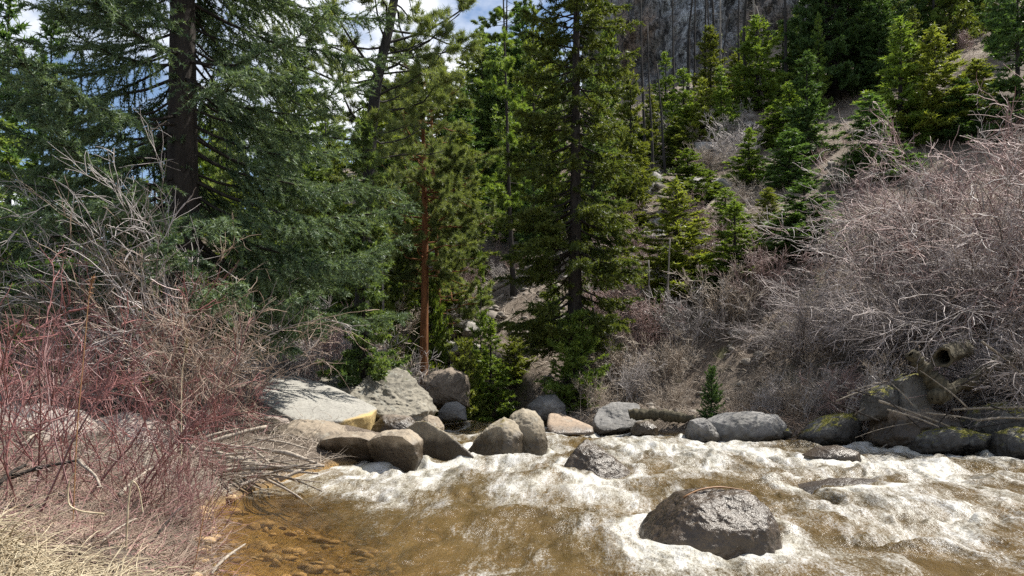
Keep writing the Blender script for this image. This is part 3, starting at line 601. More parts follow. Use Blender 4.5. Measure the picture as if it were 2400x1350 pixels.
for a in (
    ('yellow', 0, 1585, 700, 415, 100, 'bright green conical fir standing alone at the foot of the slope'),
    ('fir', 0, 1722, 668, 470, 78, 'deeper green young fir right of the bright conical fir, above the brush'),
    ('fir', 1, 1612, 490, 350, 62, 'bushy yellow green fir halfway up the slope by the grey logs'),
    ('fir', 2, 1665, 470, 400, 40, 'small rounded fir touching the bushy yellow green fir'),
    ('fir', 1, 1812, 345, 245, 42, 'small bright fir below the black burnt pole'),
    ('fir', 0, 1602, 330, 160, 48, 'fir with a pointed top just under the cliff foot'),
    ('yellow', 0, 1645, 330, 180, 42, 'yellow green fir between two pointed firs below the cliff'),
    ('yellow', 1, 1722, 250, 125, 30, 'thin pale yellow fir against the cliff'),
    ('fir', 2, 1690, 320, 150, 42, 'narrow green fir leaning on the pale yellow fir'),
    ('fir', 1, 1775, 260, 35, 60, 'broad fir in front of the blue cliff face'),
    ('fir', 0, 1835, 250, 60, 50, 'fir crossed by the black burnt pole'),
    ('yellow', 2, 1523, 370, 195, 32, 'slim fir standing under the left end of the cliff'),
    ('yellow', 0, 2190, 320, 55, 85, 'yellow green open fir right of the large dark spruce'),
    ('yellow', 1, 2290, 300, 140, 65, 'yellow green fir at upper right in front of deep shade'),
    ('fir', 2, 2110, 340, 40, 85, 'mid green fir tucked against the large dark spruce'),
    ('dark', 1, 2250, 330, 180, 60, 'dark blunt fir between the two yellow green firs'),
    ('dark', 2, 2385, 330, -60, 90, 'dark green fir at the right edge above the pink willow'),
    ('yellow', 2, 1478, 500, 140, 55, 'yellow green fir half hidden behind the central spruce'),
    ('fir', 0, 1420, 480, 60, 60, 'fir glimpsed through the right side of the central spruce'),
    ('spruce', 0, 1250, 560, 10, 75, 'green spruce glimpsed through the left side of the central spruce'),
    ('fir', 2, 1190, 560, 270, 52, 'fresh green fir in the gap left of the central spruce'),
    ('fir', 1, 1480, 420, 260, 48, 'short fir beside the dark poles right of the central spruce'),
    ('dark', 0, 1890, 380, 120, 60, 'small dark fir overlapping the left side of the large dark spruce'),
    ('dark', 2, 2040, 430, 220, 90, 'low spreading dark fir at the foot of the large dark spruce'),
    ('dark', 1, 1850, 440, 300, 60, 'low dark fir left of the willow tops'),
    ('dark', 0, 1690, 700, 615, 48, 'dull green low fir among the brush left of the willows'),
    ('fir', 2, 1545, 780, 670, 34, 'small light fir in the brush below the bright conical fir'),
    ('yellow', 1, 1800, 560, 440, 44, 'yellowish fir above the leftmost low willow'),
    ('fir', 1, 1765, 640, 545, 45, 'small green fir among the brush at the willows edge'),
    ('dark', 1, 1885, 600, 420, 100, 'dark low fir in the hollow above the small willows'),
    *[('fir yellow fir fir spruce'.split()[i % 5], i % 3, x_, b_, t_, 38+7*(i % 3), l_) for i, (x_, b_, t_, l_) in enumerate((
        (1560, 300, 120, 'young fir in front of the left end of the cliff'), (1665, 250, 60, 'fir standing against the brown part of the cliff'), (1745, 215, 70, 'fir between the pale yellow fir and the broad fir'), (1880, 270, 90, 'fir left of the large dark spruce top'),
        (1585, 390, 270, 'short fir below the pointed fir under the cliff'), (1755, 430, 300, 'fir right of the low grey bush'), (1500, 460, 330, 'slim fir beside the outcrop by the central spruce'), (1700, 560, 440, 'fir just above the deeper green young fir'), (1850, 330, 190, 'fir behind the small bright fir'), (1440, 640, 500, 'fir close to the right side of the central spruce')))],
    ('yellow', 0, 1500, 540, 495, 50, 'low yellow green juniper mound on the bare slope'),
): hill_tree(*a, group=HG)
for a in (('tall', 2, 1130, 470, 60, 62, 'far spruce on the skyline beside the patch of blue sky'), ('tall', 0, 1095, 420, 118, 48, 'shorter spruce at the lower edge of the blue sky patch'), ('tall', 2, 1165, 470, 90, 55, 'far spruce right of the skyline spruce'),
          ('tall', 1, 1225, 430, 15, 70, 'dense far spruce at the top left of the central spruce'), ('pine', 0, 1188, 300, -20, 50, 'tallest far pine standing up into the blue sky'), ('tall', 1, 1080, 560, 200, 55, 'shaded far spruce behind the orange trunked pine crown'),
          ('tall', 2, 1040, 520, 150, 55, 'pale green far spruce below the leaning pine crown')):
    hill_tree(*a, name='spruce_tree' if a[0] == 'tall' else 'pine_tree', cat='spruce' if a[0] == 'tall' else 'pine', group='conifers on the far skyline')
FG = 'small evergreens along the far bank'
for a in (('fir', 0, 1150, 955, 745, 60, 'bushy light green fir at the water below the thin spire', 25.5), ('bush', 0, 1345, 905, 735, 66, 'rounded light green fir at the foot of the central spruce', 23.2), ('bush', 1, 1085, 950, 800, 50, 'small olive fir beside the shaded grey boulder', 25),
          ('bush', 1, 1205, 930, 790, 45, 'low fir between the bushy fir and the tree shadow', 26.5), ('fir', 0, 1127, 880, 585, 30, 'thin pale spire shaped fir above the bushy bank fir', 27), ('bush', 2, 1668, 945, 862, 24, 'tiny rounded green fir among brush near the long grey boulder', 20),
          ('bush', 0, 1010, 850, 655, 48, 'small fir just behind the base of the orange trunk', 30), ('fir', 1, 945, 760, 585, 45, 'short bright fir in the shade left of the orange trunk', 33), ('bush', 1, 1060, 780, 640, 40, 'little yellowish fir under the leaning brown trunk', 34), ('fir', 2, 1290, 860, 640, 40, 'fir behind the central spruce trunk near its foot', 28)):
    hill_tree(*a[:7], group=FG, Y=a[7])
# left and behind: woods
WG = 'dense conifers in the wood behind the left bank'
k = 0
for pxx, Y, top, hw, kd, lab in ((20, 30, -80, 110, 'tall', 'sunlit olive spruce at the left edge behind the big blue spruce'), (-90, 24, 150, 140, 'tall', 'dark spruce just outside the left edge'), (880, 30, 170, 90, 'tall', 'dense green spruce between big blue spruce and orange trunk'), (930, 36, 200, 80, 'tall', 'spruce behind the olive pine crown on its left'),
        (852, 18.6, 235, 62, 'tall', 'dark spruce hiding the lower trunk of the leaning pine'), (780, 38, 330, 80, 'tall', 'dark spruce low behind the big blue spruce boughs'), (690, 42, 390, 80, 'tall', 'distant spruce seen under the blue spruce boughs'), (890, 27, 480, 55, 'spruce', 'slim shaded young spruce left of the orange trunk'), (1080, 40, 280, 60, 'tall', 'green spruce in the gully behind the two brown trunks'),
        (120, 40, 420, 90, 'tall', 'low dark spruce behind the blue spruce at far left'), (260, 44, 430, 90, 'tall', 'dim spruce behind the brown bare shrub'), (330, 22, 430, 70, 'yellow', 'yellow green young tree in front of the blue spruce trunk'), (120, 27, 20, 85, 'tall', 'spruce behind the left boughs of the blue spruce'), (690, 30, 70, 95, 'tall', 'broad spruce filling the gap between blue spruce and leaning pine'), (560, 40, 420, 90, 'tall', 'dim spruce behind the blue spruce trunk')):
    k += 1; hill_tree(kd, k % 3, pxx, 0, top, hw, lab, 'spruce_tree', 'spruce', WG, Y)
# far forest fill, alike trees
rng = np.random.default_rng(12); cnt = 0
while cnt < 240:
    Y = rng.uniform(34, 115); pxx = rng.uniform(-200, 2600); x = px(pxx, Y); z = gz(x, Y)
    if z < 2 or (9 < x < 42 and 58 < Y < 90 and pxx > 1440 and pxx < 1960): continue
    dens = .9 if pxx < 1450 else (.5 if pxx < 1850 else .95)
    if 1440 < pxx < 1800 and Y < 55: continue
    if 1800 <= pxx and Y < 44: continue
    if 1080 < pxx < 1230 and Y < 52: continue
    py = HOR-(z-CH)*F/Y
    if rng.random() > dens or py < -60: continue
    h = rng.uniform(5, 10)
    if pxx < 330: h *= .8
    if 1030 < pxx < 1110: h *= .45
    kd = rng.choice(['tall', 'tall', 'pine', 'fir', 'dark'])
    if pxx > 1440: kd = rng.choice(['fir', 'yellow', 'dark', 'fir', 'spruce'] if pxx < 1950 else ['dark', 'tall', 'tall', 'spruce', 'pine']); h = rng.uniform(2.5, 6.5)*(1 if pxx < 1950 else 1.7)
    j = int(rng.integers(3)); H0, R0 = BH[kd]; w = h*rng.uniform(.15, .2)
    if pxx < 1130: lab = 'distant conifer in the wooded valley behind the left bank trees'
    elif pxx < 1480: lab = 'distant conifer on the slope behind the central spruce'
    else: lab = 'distant conifer high on the right hand slope near the cliff'
    lab = lab.replace('conifer', {'tall': 'tall spruce', 'pine': 'bare stemmed pine', 'fir': 'bright green fir', 'dark': 'dark green fir', 'yellow': 'yellow green fir', 'spruce': 'olive spruce'}[str(kd)]+(', big', ', middling', ', small')[0 if h > 7 else 1 if h > 4.5 else 2])
    tree_obj('conifer_tree', GEN[kd][j], (x, Y, z-.2), rng.uniform(0, 6.28), (w/R0, w/R0, h/H0), lab, 'conifer', 'distant conifers: '+lab[8:]); cnt += 1

# ------------------------------------------------------------------ bare shrubs
def shrub(seed, H, spread, stems, subs, twigs, m, r=.012, curl=.12, arch=(0, 0, -.05), lean=(0, 0, 0), base=.25, tr=.0045, tl=(.15, .4), fine=0, upw=1.0, stem=None):
    rng = np.random.default_rng(seed)
    a = rng.uniform(0, 6.28, stems); t = rng.uniform(.05, spread, stems)
    d = nrm(np.stack([np.cos(a)*t, np.sin(a)*t, np.full(stems, upw)], -1)+np.array(lean))
    pos = np.stack([rng.normal(size=stems)*base, rng.normal(size=stems)*base, np.full(stems, -.08)], -1)
    L = H*rng.uniform(.6, 1.12, stems); K = 9
    P = grow(rng, pos, d, L, K, curl, arch); Rr = r*rng.uniform(.6, 1.2, stems)[:, None]*(1.05-.8*np.linspace(0, 1, K))
    b = MB(); tv, tf = tubes(P, Rr*(1.35 if stem else 1), 5); b.add(tv, tf); nst = len(tf)
    idx = rng.integers(0, stems, subs); s = rng.uniform(.2, 1, subs); p, tn, rr = sample(P, Rr, idx, s)
    L2 = H*rng.uniform(.18, .5, subs)*(1.1-.6*s); P2 = grow(rng, p, nrm(tn+rng.normal(size=(subs, 3))*.55+[0, 0, .12]), L2, 6, curl*1.1, arch)
    R2 = np.minimum(rr*.75, r*.55)[:, None]*(1.05-.65*np.linspace(0, 1, 6)); R2 = np.maximum(R2, tr*.8); b.add(*tubes(P2, R2, 4))
    idx = rng.integers(0, subs, twigs); s = rng.uniform(.15, 1, twigs); p, tn, rr = sample(P2, R2, idx, s)
    L3 = H*rng.uniform(tl[0], tl[1], twigs)*.5; P3 = grow(rng, p, nrm(tn+rng.normal(size=(twigs, 3))*.6+[0, 0, .1]), L3, 5, curl*1.3, np.array(arch)*.7)
    b.add(*tubes(P3, tr*(1.1-.55*np.linspace(0, 1, 5))[None]*np.exp(rng.normal(size=(twigs, 1))*.35), 3))
    if fine:
        idx = rng.integers(0, twigs, fine); s = rng.uniform(.2, 1, fine); p, tn, _ = sample(P3, np.zeros(P3.shape[:2]), idx, s)
        P4 = grow(rng, p, nrm(tn+rng.normal(size=(fine, 3))*.6), H*rng.uniform(.03, .1, fine), 4, curl, (0, 0, 0)); b.add(*tubes(P4, tr*.7, 3))
    Fq = np.concatenate(b.F[4]); mi = np.zeros(len(Fq), np.int32); mi[:nst] = 1 if stem else 0
    return mesh('shrub', np.concatenate(b.V), Fq, [m, stem] if stem else [m], True, None, mi)
def put_shrub(me, name, label, cat, pxx, Y, sc=1.0, rz=0, group=None, scz=None, z=None):
    x = px(pxx, Y); o = link(name, me, None, (x, Y, gz(x, Y)-.03 if z is None else z), rz, (sc, sc, scz or sc)); return tag(o, label, cat, group)
wil = [shrub(200+i, 4.6, .62, 26, 210, 900, M['willow'] if i < 3 else M['willow_pink'], .018, .19, (-.03, -.01, -.055), (-.22, -.1, .1), .35, .0068, (.12, .36), 450, stem=M['old_stem']) for i in range(5)]
G1 = 'leafless willows overhanging the right bank'
for k_, (pxx, Y, sc, v, lab) in enumerate((
    (1880, 21.5, .5, 0, 'low bare willow just above the long grey boulder'), (1975, 20.9, .6, 1, 'grey bare willow arching over the mossy pointed rock'), (2085, 20.3, .72, 2, 'tangled grey willow between pointed rock and log pile'),
    (2170, 19.8, .9, 0, 'thick pale willow directly behind the log pile'), (2290, 19.6, 1.0, 1, 'pale arching willow right of the log pile'), (2410, 19.2, 1.0, 2, 'big grey willow hanging over the logs at the right edge'),
    (2520, 19.0, 1.2, 3, 'tall pink tinged willow at the right edge'), (2350, 21.2, 1.28, 4, 'pink tinged willow rising behind the pale arching willow'), (2230, 22.0, 1.1, 3, 'back row willow with reddish tips in the thicket centre'),
    (2110, 22.6, 1.0, 0, 'back row grey willow below the large dark spruce'), (2560, 20.5, 1.45, 4, 'tallest pink willow behind the right edge'), (2455, 16.9, .72, 2, 'low willow at the right edge hanging over the hollow log'), (2450, 19.2, 1.2, 1, 'dense grey willow in the second row by the right edge'))):  # the low right edge willow is added to cast shade on the logs
    put_shrub(wil[v], 'willow_shrub', lab, 'willow shrub', pxx, Y, sc, rnd.uniform(-.5, .5), G1)
brown = [shrub(230+i, 3.6, .75, 20, 130, 620, M['brown_twig'] if i else M['grey_twig'], .014, .15, (.0, 0, -.04), (0, 0, 0), .35, .005, (.12, .34), 250, stem=M['old_stem']) for i in range(3)]
G2 = 'leafless brown shrubs in front of the blue spruce'
for pxx, Y, sc, v, lab in ((395, 12.8, 1.12, 0, 'tall grey shrub with pale arching tops before the spruce trunk'), (250, 13.4, 1.0, 1, 'brown bare shrub left of the spruce trunk'), (490, 12.8, .8, 1, 'tangled brown shrub right of the spruce trunk'), (470, 11.6, .78, 2, 'low brown shrub in front of the pale arching tops'), (90, 13.6, .8, 1, 'thin brown shrub at far left under the spruce')):
    put_shrub(brown[v], 'bare_shrub', lab, 'shrub', pxx, Y, sc, rnd.uniform(0, 6), G2)
dog = [shrub(250+i, 2.0, .8, (22, 22, 22, 12, 12)[i], (95, 95, 95, 36, 36)[i], (300, 300, 300, 110, 110)[i], M['dogwood'] if i != 1 else M['dogwood_pale'], (.010, .010, .010, .012, .012)[i], .10, (0, 0, .0), (0, 0, 0), .3, .0045, (.14, .4), (110, 110, 110, 30, 30)[i]) for i in range(5)]
G3 = 'red twigged dogwoods on the near left bank'
for pxx, Y, sc, v, lab in ((10, 5.6, .85, 3, 'crimson dogwood in the near left corner'), (130, 6.9, .9, 4, 'red dogwood with thick leaning stems beside the rusty stalk'), (-60, 7.8, 1.0, 0, 'tall red dogwood at the left edge'), (250, 8.4, .72, 4, 'pinkish red dogwood behind the rusty stalk'), (90, 9.4, .75, 1, 'red dogwood in front of the long pinkish boulder'), (380, 9.8, .62, 3, 'short red dogwood near the driftwood pile'),
        (490, 11.8, .62, 0, 'red brown dogwood under the tangled brown shrub'), (560, 13.4, .5, 2, 'reddish twigs beside the pale slab boulder'), (200, 12.0, .85, 1, 'dogwood thicket behind the pink boulders'), (330, 11.9, 1.1, 0, 'dogwood clump under the tall grey shrub'), (320, 6.7, .5, 2, 'low red dogwood sprouts near the dry grass'), (440, 7.2, .42, 1, 'low pink twigs trailing at the water edge'), (420, 8.3, .5, 0, 'small red dogwood between driftwood and shallow water')):
    put_shrub(dog[v], 'dogwood_shrub', lab, 'dogwood', pxx, Y, sc, rnd.uniform(0, 6), G3)
brush = [shrub(270+i, 2.2, .7, 26, 200, 1000, (M['grey_twig'], M['willow_pink'], M['tan_twig'])[i], .012, .13, (0, 0, -.02), (0, 0, 0), .35, .007, (.12, .36)) for i in range(3)]
G4 = 'leafless brush at the foot of the slope'
k = 0
for pxx, Y, sc, v in ((1420, 24, .95, 2), (1470, 23, .8, 0), (1510, 25, 1.1, 1), (1560, 23.2, .9, 2), (1610, 24.5, 1.1, 0), (1660, 22.6, .85, 1), (1700, 24.5, 1.1, 2), (1750, 22.5, .9, 0), (1790, 24.5, 1.15, 1), (1820, 26.5, 1.2, 0), (1450, 27, 1.1, 1), (1530, 28, 1.2, 0), (1640, 28.5, 1.2, 1), (1730, 28, 1.2, 2), (1490, 31, 1.2, 1), (1570, 21.4, .6, 2), (1400, 22.2, .6, 2)):
    if k in (5, 7, 9, 12, 13): k += 1; continue
    put_shrub(brush[v], 'brush_shrub', ('grey', 'mauve', 'tan')[v]+' leafless brush '+('right of the round fir at the central spruce foot', 'behind the pale sloping rock, near the water', 'left of the conical fir, on the lower slope', 'just above the overhanging dark log', 'in front of the bright conical fir', 'behind the tiny rounded fir by the water',
    'right of the conical fir on the lower slope', 'behind the long grey boulder', 'left of the lowest willow', 'below the deeper green young fir', 'on the slope just right of the central spruce', 'higher up, left of the conical fir', 'higher up, directly behind the conical fir', 'higher up, between darker fir and willows', 'highest on the slope, under the juniper mound', 'low down between tilted orange slab and dark log', 'low beside the central spruce foot')[k], 'brush', pxx, Y, .78*sc, rnd.uniform(0, 6), G4); k += 1
G5 = 'leafless brush behind the left boulders'; k = 0
for pxx, Y, sc, v in ((700, 20, .9, 0), (760, 21.5, 1.0, 1), (820, 22.5, 1.0, 0), (870, 24, 1.1, 2), (930, 24, .9, 0), (780, 25, 1.3, 1), (850, 28, 1.4, 2), (910, 29, 1.3, 0), (700, 25, 1.4, 1), (650, 22, 1.2, 0)):
    put_shrub(brush[v], 'brush_shrub', ('grey', 'mauve', 'tan')[v]+' leafless brush '+('right behind the top of the pale slab', 'behind the flat topped boulder', 'behind the lichen cracked boulder', 'left of the orange trunk', 'at the foot of the orange trunk', 'tall and far behind the pale slab', 'under the dark spruce by the leaning pine', 'farther back, left of the pale thin trunk', 'farthest back below the blue spruce boughs', 'at the tip of the low blue spruce bough')[k], 'brush', pxx, Y, sc, rnd.uniform(0, 6), G5); k += 1
G6 = 'grey bushes scattered on the slope'
for pxx, py, sc, lab in ((1710, 330, .6, 'mauve grey bush below the narrow firs near the cliff'), (1745, 300, .6, 'mauve grey bush between narrow fir and black pole'), (1640, 300, .6, 'pale bare bush behind the pointed firs'), (1720, 385, 1.1, 'low grey bush above the fallen logs'), (1120, 470, 1.2, 'grey bush in the gully behind the bright spire fir'), (1480, 640, 1.0, 'mauve bush left of the bright conical fir'), (1660, 640, 1.0, 'bare bush between the conical fir and the darker fir'), (1110, 640, 1.0, 'bare bush on the rubble beside the leaning logs'), (1540, 330, 1.1, 'grey bush at the slim fir under the cliff'), (1440, 560, .9, 'thin bush on the bare slope by the central spruce')):
    x, Y, z = hit(pxx, py); o = link('slope_bush', brush[0 if 'grey' in lab or 'pale' in lab else 1], None, (x, Y, z-.03), rnd.uniform(0, 6), (sc,)*3); tag(o, lab, 'bush', G6)

rng = np.random.default_rng(31); cnt = 0
while cnt < 60:
    Y = rng.uniform(27, 62); pxx = rng.uniform(1050, 2450); x = px(pxx, Y); z = gz(x, Y)
    if z < 1.5 or HOR-(z-CH)*F/Y < 120: continue
    q = int(rng.integers(3)); o = link('slope_bush', brush[q], None, (x, Y, z-.05), rng.uniform(0, 6), (rng.uniform(.3, .7),)*3)
    ql = ('grey', 'mauve', 'tan')[q]; qp = 'in the gully left of the central spruce' if pxx < 1330 else 'right of the central spruce' if pxx < 1750 else 'high behind the willow thicket'; tag(o, 'low leafless '+ql+' bush on the slope '+qp, 'bush', 'low leafless '+ql+' bushes on the slope '+qp); cnt += 1

# ------------------------------------------------------------------ dead wood
def pole(name, label, cat, pts, r0, r1, m, group=None, S=8, K=10, bend=.02, seed=0, stubs=0):
    rng = np.random.default_rng(seed+int(abs(pts[0][0])*100) % 999)
    p = np.array(pts, float); t = np.linspace(0, 1, K); ti = np.linspace(0, 1, len(p)); P = np.stack([np.interp(t, ti, p[:, i]) for i in range(3)], -1)
    L = np.linalg.norm(p[-1]-p[0]); P[1:-1] += rng.normal(size=(K-2, 3))*bend*L*.3
    for _ in range(2): P[1:-1] = (P[:-2]+2*P[1:-1]+P[2:])/4
    Rr = (r0+(r1-r0)*t)*(1+.12*rng.normal(size=K))
    P = np.concatenate([P[:1], P, P[-1:]]); Rr = np.concatenate([[.001], Rr, [.001]])
    d0 = nrm(P[2]-P[1])*.004; P[0] -= d0; P[-1] += d0
    b = MB(); tv, tf = tubes(P[None], Rr[None], S)
    if r0 > .06 and S > 8: tv = tv+nrm(tv-np.repeat(P, S, 0))*(r0*.34*fbm(tv*np.array([2.2, 2.2, 2.2])+seed, seed, 5, .6))[:, None]
    b.add(tv, tf)
    if stubs:
        n = stubs; s = rng.uniform(.15, .95, n); q, tn, _ = sample(P[None], Rr[None], np.zeros(n, int), s)
        D = grow(rng, q, nrm(rng.normal(size=(n, 3))+tn*.2), L*rng.uniform(.03, .10, n), 4, .15, (0, 0, -.03)); b.add(*tubes(D, max(r1*.35, .006)*(1.1-.6*np.linspace(0, 1, 4))[None]*np.ones((n, 1)), 4))
    c = P.mean(0); b.V = [v-c for v in b.V]
    o = link(name, b.build(name, [m]), None, c); return tag(o, label, cat, group)
def wp(a, b, Y, dz=0): return (px(a, Y), Y, pz(b, Y)+dz)
DS = 'grey sticks of the driftwood pile'
for i, (x0, y0, x1, y1, Y0, Y1, r, lab) in enumerate((
    (430, 1055, 625, 1000, 11.2, 11.8, .035, 'thick pale stick on top of the driftwood pile'), (435, 1050, 590, 1082, 10.9, 10.6, .032, 'pale bent stick lying across the driftwood pile'), (640, 1058, 752, 1090, 10.6, 10.3, .026, 'pale stick curving down to the water at the pile end'), (470, 1072, 640, 1090, 10.6, 10.5, .026, 'orange tinted straight stick inside the driftwood pile'),
    (480, 1110, 760, 1092, 10.2, 10.1, .024, 'long low stick reaching right along the waterline'), (655, 1125, 745, 1093, 9.9, 10.1, .022, 'short stick pointing up from the water at the pile end'), (420, 1130, 400, 1010, 10.7, 10.9, .05, 'mottled upright stump at the left of the driftwood pile'), (560, 1140, 690, 1096, 9.9, 10.2, .02, 'slim stick slanting below the driftwood pile'),
    (450, 1095, 700, 1105, 10.4, 10.3, .022, 'grey stick under the orange tinted stick'), (510, 1040, 700, 1070, 11, 10.7, .02, 'thin stick behind the pale bent stick'), (520, 1125, 640, 1075, 10.1, 10.5, .018, 'crossing twig in the middle of the driftwood pile'), (590, 1050, 660, 1120, 10.7, 10.0, .018, 'thin twig leaning down the right of the pile'), (450, 1120, 620, 1120, 10.1, 10.0, .022, 'lowest stick of the driftwood pile'),
    (560, 1085, 745, 1110, 10.4, 9.9, .02, 'grey stick fanning out low over the water'), (470, 1030, 560, 1005, 11.3, 11.6, .018, 'short stick behind the thick pale stick'), (600, 1030, 720, 1052, 11.2, 10.9, .016, 'thin reddish stick against the tan boulder'))):
    pole('driftwood_stick', lab, 'stick', [wp(x0, y0, Y0), wp((x0+x1)/2, (y0+y1)/2-6, (Y0+Y1)/2), wp(x1, y1, Y1)], r*1.3, r*.7, M['driftwood'], DS, 7, 9, .05, i, 2)
rng = np.random.default_rng(17)
for i in range(26):
    x0 = rng.uniform(430, 640); y0 = 1128-rng.uniform(0, 1)*110*(1-(x0-430)/420); l = rng.uniform(70, 190); an = rng.normal(.12, .3); Y0 = 11.7-(y0-1010)/115*1.9
    pole('driftwood_stick', 'thin weathered stick tangled inside the driftwood pile', 'stick', [wp(x0, y0, Y0), wp(x0+l*.5, y0+l*.5*math.sin(an)-5, Y0-.15), wp(min(x0+l, 755), y0+l*math.sin(an), Y0-.3)], rng.uniform(.010, .022), .008, M['driftwood'] if i % 3 else M['log'], 'thin sticks tangled in the driftwood pile', 6, 7, .06, 500+i, 2)
NS = 'dead branches on the near left bank'
for i, (x0, y0, x1, y1, Y0, Y1, r, lab) in enumerate(((20, 1120, 185, 1078, 6.4, 6.7, .022, 'dark dead branch lying across the red twigs at left'), (185, 1080, 235, 1140, 6.7, 6.3, .018, 'grey branch stub bending down from the dark dead branch'), (-10, 1200, 110, 1185, 5.7, 5.9, .03, 'thick dark branch lying low at the left edge'), (240, 1270, 320, 1215, 5.2, 5.6, .010, 'thin pale twig over the dry grass'),
        (495, 1345, 575, 1275, 5.5, 6.0, .014, 'pale stick poking up at the shallow water edge'), (-20, 1150, 60, 1090, 6.1, 6.6, .022, 'dark forked branch at the left edge'), (280, 1160, 350, 1100, 6.8, 7.4, .018, 'grey stick leaning among the red twigs'), (370, 1250, 430, 1185, 6.0, 6.6, .010, 'thin brown stick near the bent straw'), (60, 1040, 105, 1010, 7.2, 7.8, .012, 'short grey stick against the pink boulder'))):
    pole('dead_branch', lab, 'branch', [wp(x0, y0, Y0), wp((x0+x1)/2, (y0+y1)/2-8, (Y0+Y1)/2), wp(x1, y1, Y1)], r, r*.5, M['driftwood'] if 'pale' in lab or 'grey' in lab else M['bark_dark'], NS, 6, 8, .05, 40+i, 3)
# right bank logs
pole('fallen_log', 'short forked mossy stump leaning on the lichened block', 'log', [wp(2135, 830, 16.2), wp(2165, 870, 16.2), wp(2220, 935, 16.1)], .15, .18, M['log_moss_shaded'], 'fallen logs on the right bank', 24, 40, .03, 61)
pole('fallen_log', 'long mossy log slanting up to the right edge', 'log', [wp(2185, 935, 15.9), wp(2290, 880, 16.4), wp(2440, 800, 17.2)], .15, .11, M['log_moss_shaded'], 'fallen logs on the right bank', 24, 40, .03, 62, 5)
pole('fallen_log', 'grey log lying behind the mossy log at the right edge', 'log', [wp(2250, 905, 17.2), wp(2420, 860, 17.6)], .15, .13, M['log'], 'fallen logs on the right bank', 24, 40, .03, 63, 4)
def hollow():
    K = 10; a = wp(2207, 838, 15.95); b = wp(2260, 815, 17.0); t = np.linspace(0, 1, K)[:, None]; P = np.array(a)*(1-t)+np.array(b)*t
    o = np.full(K, .19)*(1+.06*np.sin(np.arange(K)*1.7)); inn = np.full(K, .145)
    Q = np.concatenate([P, P[::-1], P[:1]]); R2 = np.concatenate([o, inn, o[:1]]); R2[K] = .13
    T = nrm(np.array(b)-np.array(a)); U = nrm(np.cross(T, [0, 0, 1])); Wv = np.cross(T, U); S = 22; n_ = len(Q); an = np.arange(S)*2*np.pi/S
    w = 1+.08*np.sin(an*3)+.05*np.sin(an*7+1)
    w2 = 1+.17*fbm(np.stack(np.broadcast_arrays(np.cos(an)[None]*1.5, np.sin(an)[None]*1.5, np.linspace(0, 6, n_)[:, None]), -1), 5, 3)
    V = Q[:, None]+(R2[:, None]*w2)[:, :, None]*w[None, :, None]*(np.cos(an)[None, :, None]*U+np.sin(an)[None, :, None]*Wv); n = n_
    j = np.arange(S); f = np.concatenate([np.stack([k*S+j, k*S+(j+1) % S, (k+1)*S+(j+1) % S, (k+1)*S+j], -1) for k in range(n-1)])
    c = np.array(a); return mesh('hollow_log', V-c, f, [M['log_moss_shaded']]), c
hm, hc = hollow(); tag(link('hollow_log', hm, None, hc), 'hollow log with its dark round end facing the river', 'log', 'fallen logs on the right bank')
for i, (x0, y0, x1, y1, Y0, Y1, r, lab) in enumerate(((2060, 940, 2225, 1000, 15.9, 15.8, .025, 'straight grey stick slanting down over the black mossy rock'), (2080, 960, 2200, 1000, 15.7, 15.6, .02, 'second grey stick parallel below the straight slanting one'), (2170, 968, 2300, 985, 15.8, 15.7, .022, 'stick lying level above the green mossed low rock'), (2290, 985, 2420, 978, 15.4, 15.5, .03, 'pale stick at the right edge above the water'), (2140, 950, 2090, 900, 15.9, 16.1, .016, 'short twig leaning on the lichened block'), (2300, 800, 2400, 880, 15.8, 16.0, .022, 'bare pale branch hanging down over the mossy log'), (2230, 960, 2400, 955, 16.0, 15.9, .03, 'dark stick under the long mossy log'), (1960, 940, 2060, 905, 17.0, 17.2, .02, 'grey twig leaning left of the yellow mossed rock'))):
    pole('driftwood_stick', lab, 'stick', [wp(x0, y0, Y0), wp((x0+x1)/2, (y0+y1)/2-3, (Y0+Y1)/2), wp(x1, y1, Y1)], r, r*.6, M['log'], 'sticks washed up on the right bank', 6, 8, .04, 80+i, 3)
rng = np.random.default_rng(53)
for i in range(22):
    x0 = rng.uniform(2000, 2400); y0 = rng.uniform(880, 1005); l = rng.uniform(50, 170)*rng.choice([-1, 1]); an = rng.normal(0, .45); Y0 = rng.uniform(15.6, 17.4)
    if y0 > 990: Y0 = 15.7
    pole('driftwood_stick', 'thin dark stick in the tangle around the right bank logs', 'stick', [wp(x0, y0, Y0), wp(x0+l*.5, y0+l*.5*math.sin(an)-4, Y0+.1), wp(x0+l, y0+l*math.sin(an), Y0+.2)], rng.uniform(.008, .022), .007, M['log' if i % 3 == 0 else 'bark_dark'], 'thin sticks tangled round the right bank logs', 6, 7, .06, 700+i, 4)
pole('fallen_log', 'dark flat log overhanging the water beside the long grey boulder', 'log', [wp(1475, 972, 20.2), wp(1540, 970, 20.0), wp(1630, 985, 19.6)], .13, .12, M['log_moss_shaded'], None, 24, 40, .02, 90, 3)
pole('wet_stick', 'thin reddish curved stick resting on the big foreground rock', 'stick', [wp(1602, 1166, 7.15), wp(1640, 1146, 7.2), wp(1690, 1140, 7.25), wp(1764, 1152, 7.3)], .011, .005, M['stalk'], None, 6, 12, .01, 91, 3)
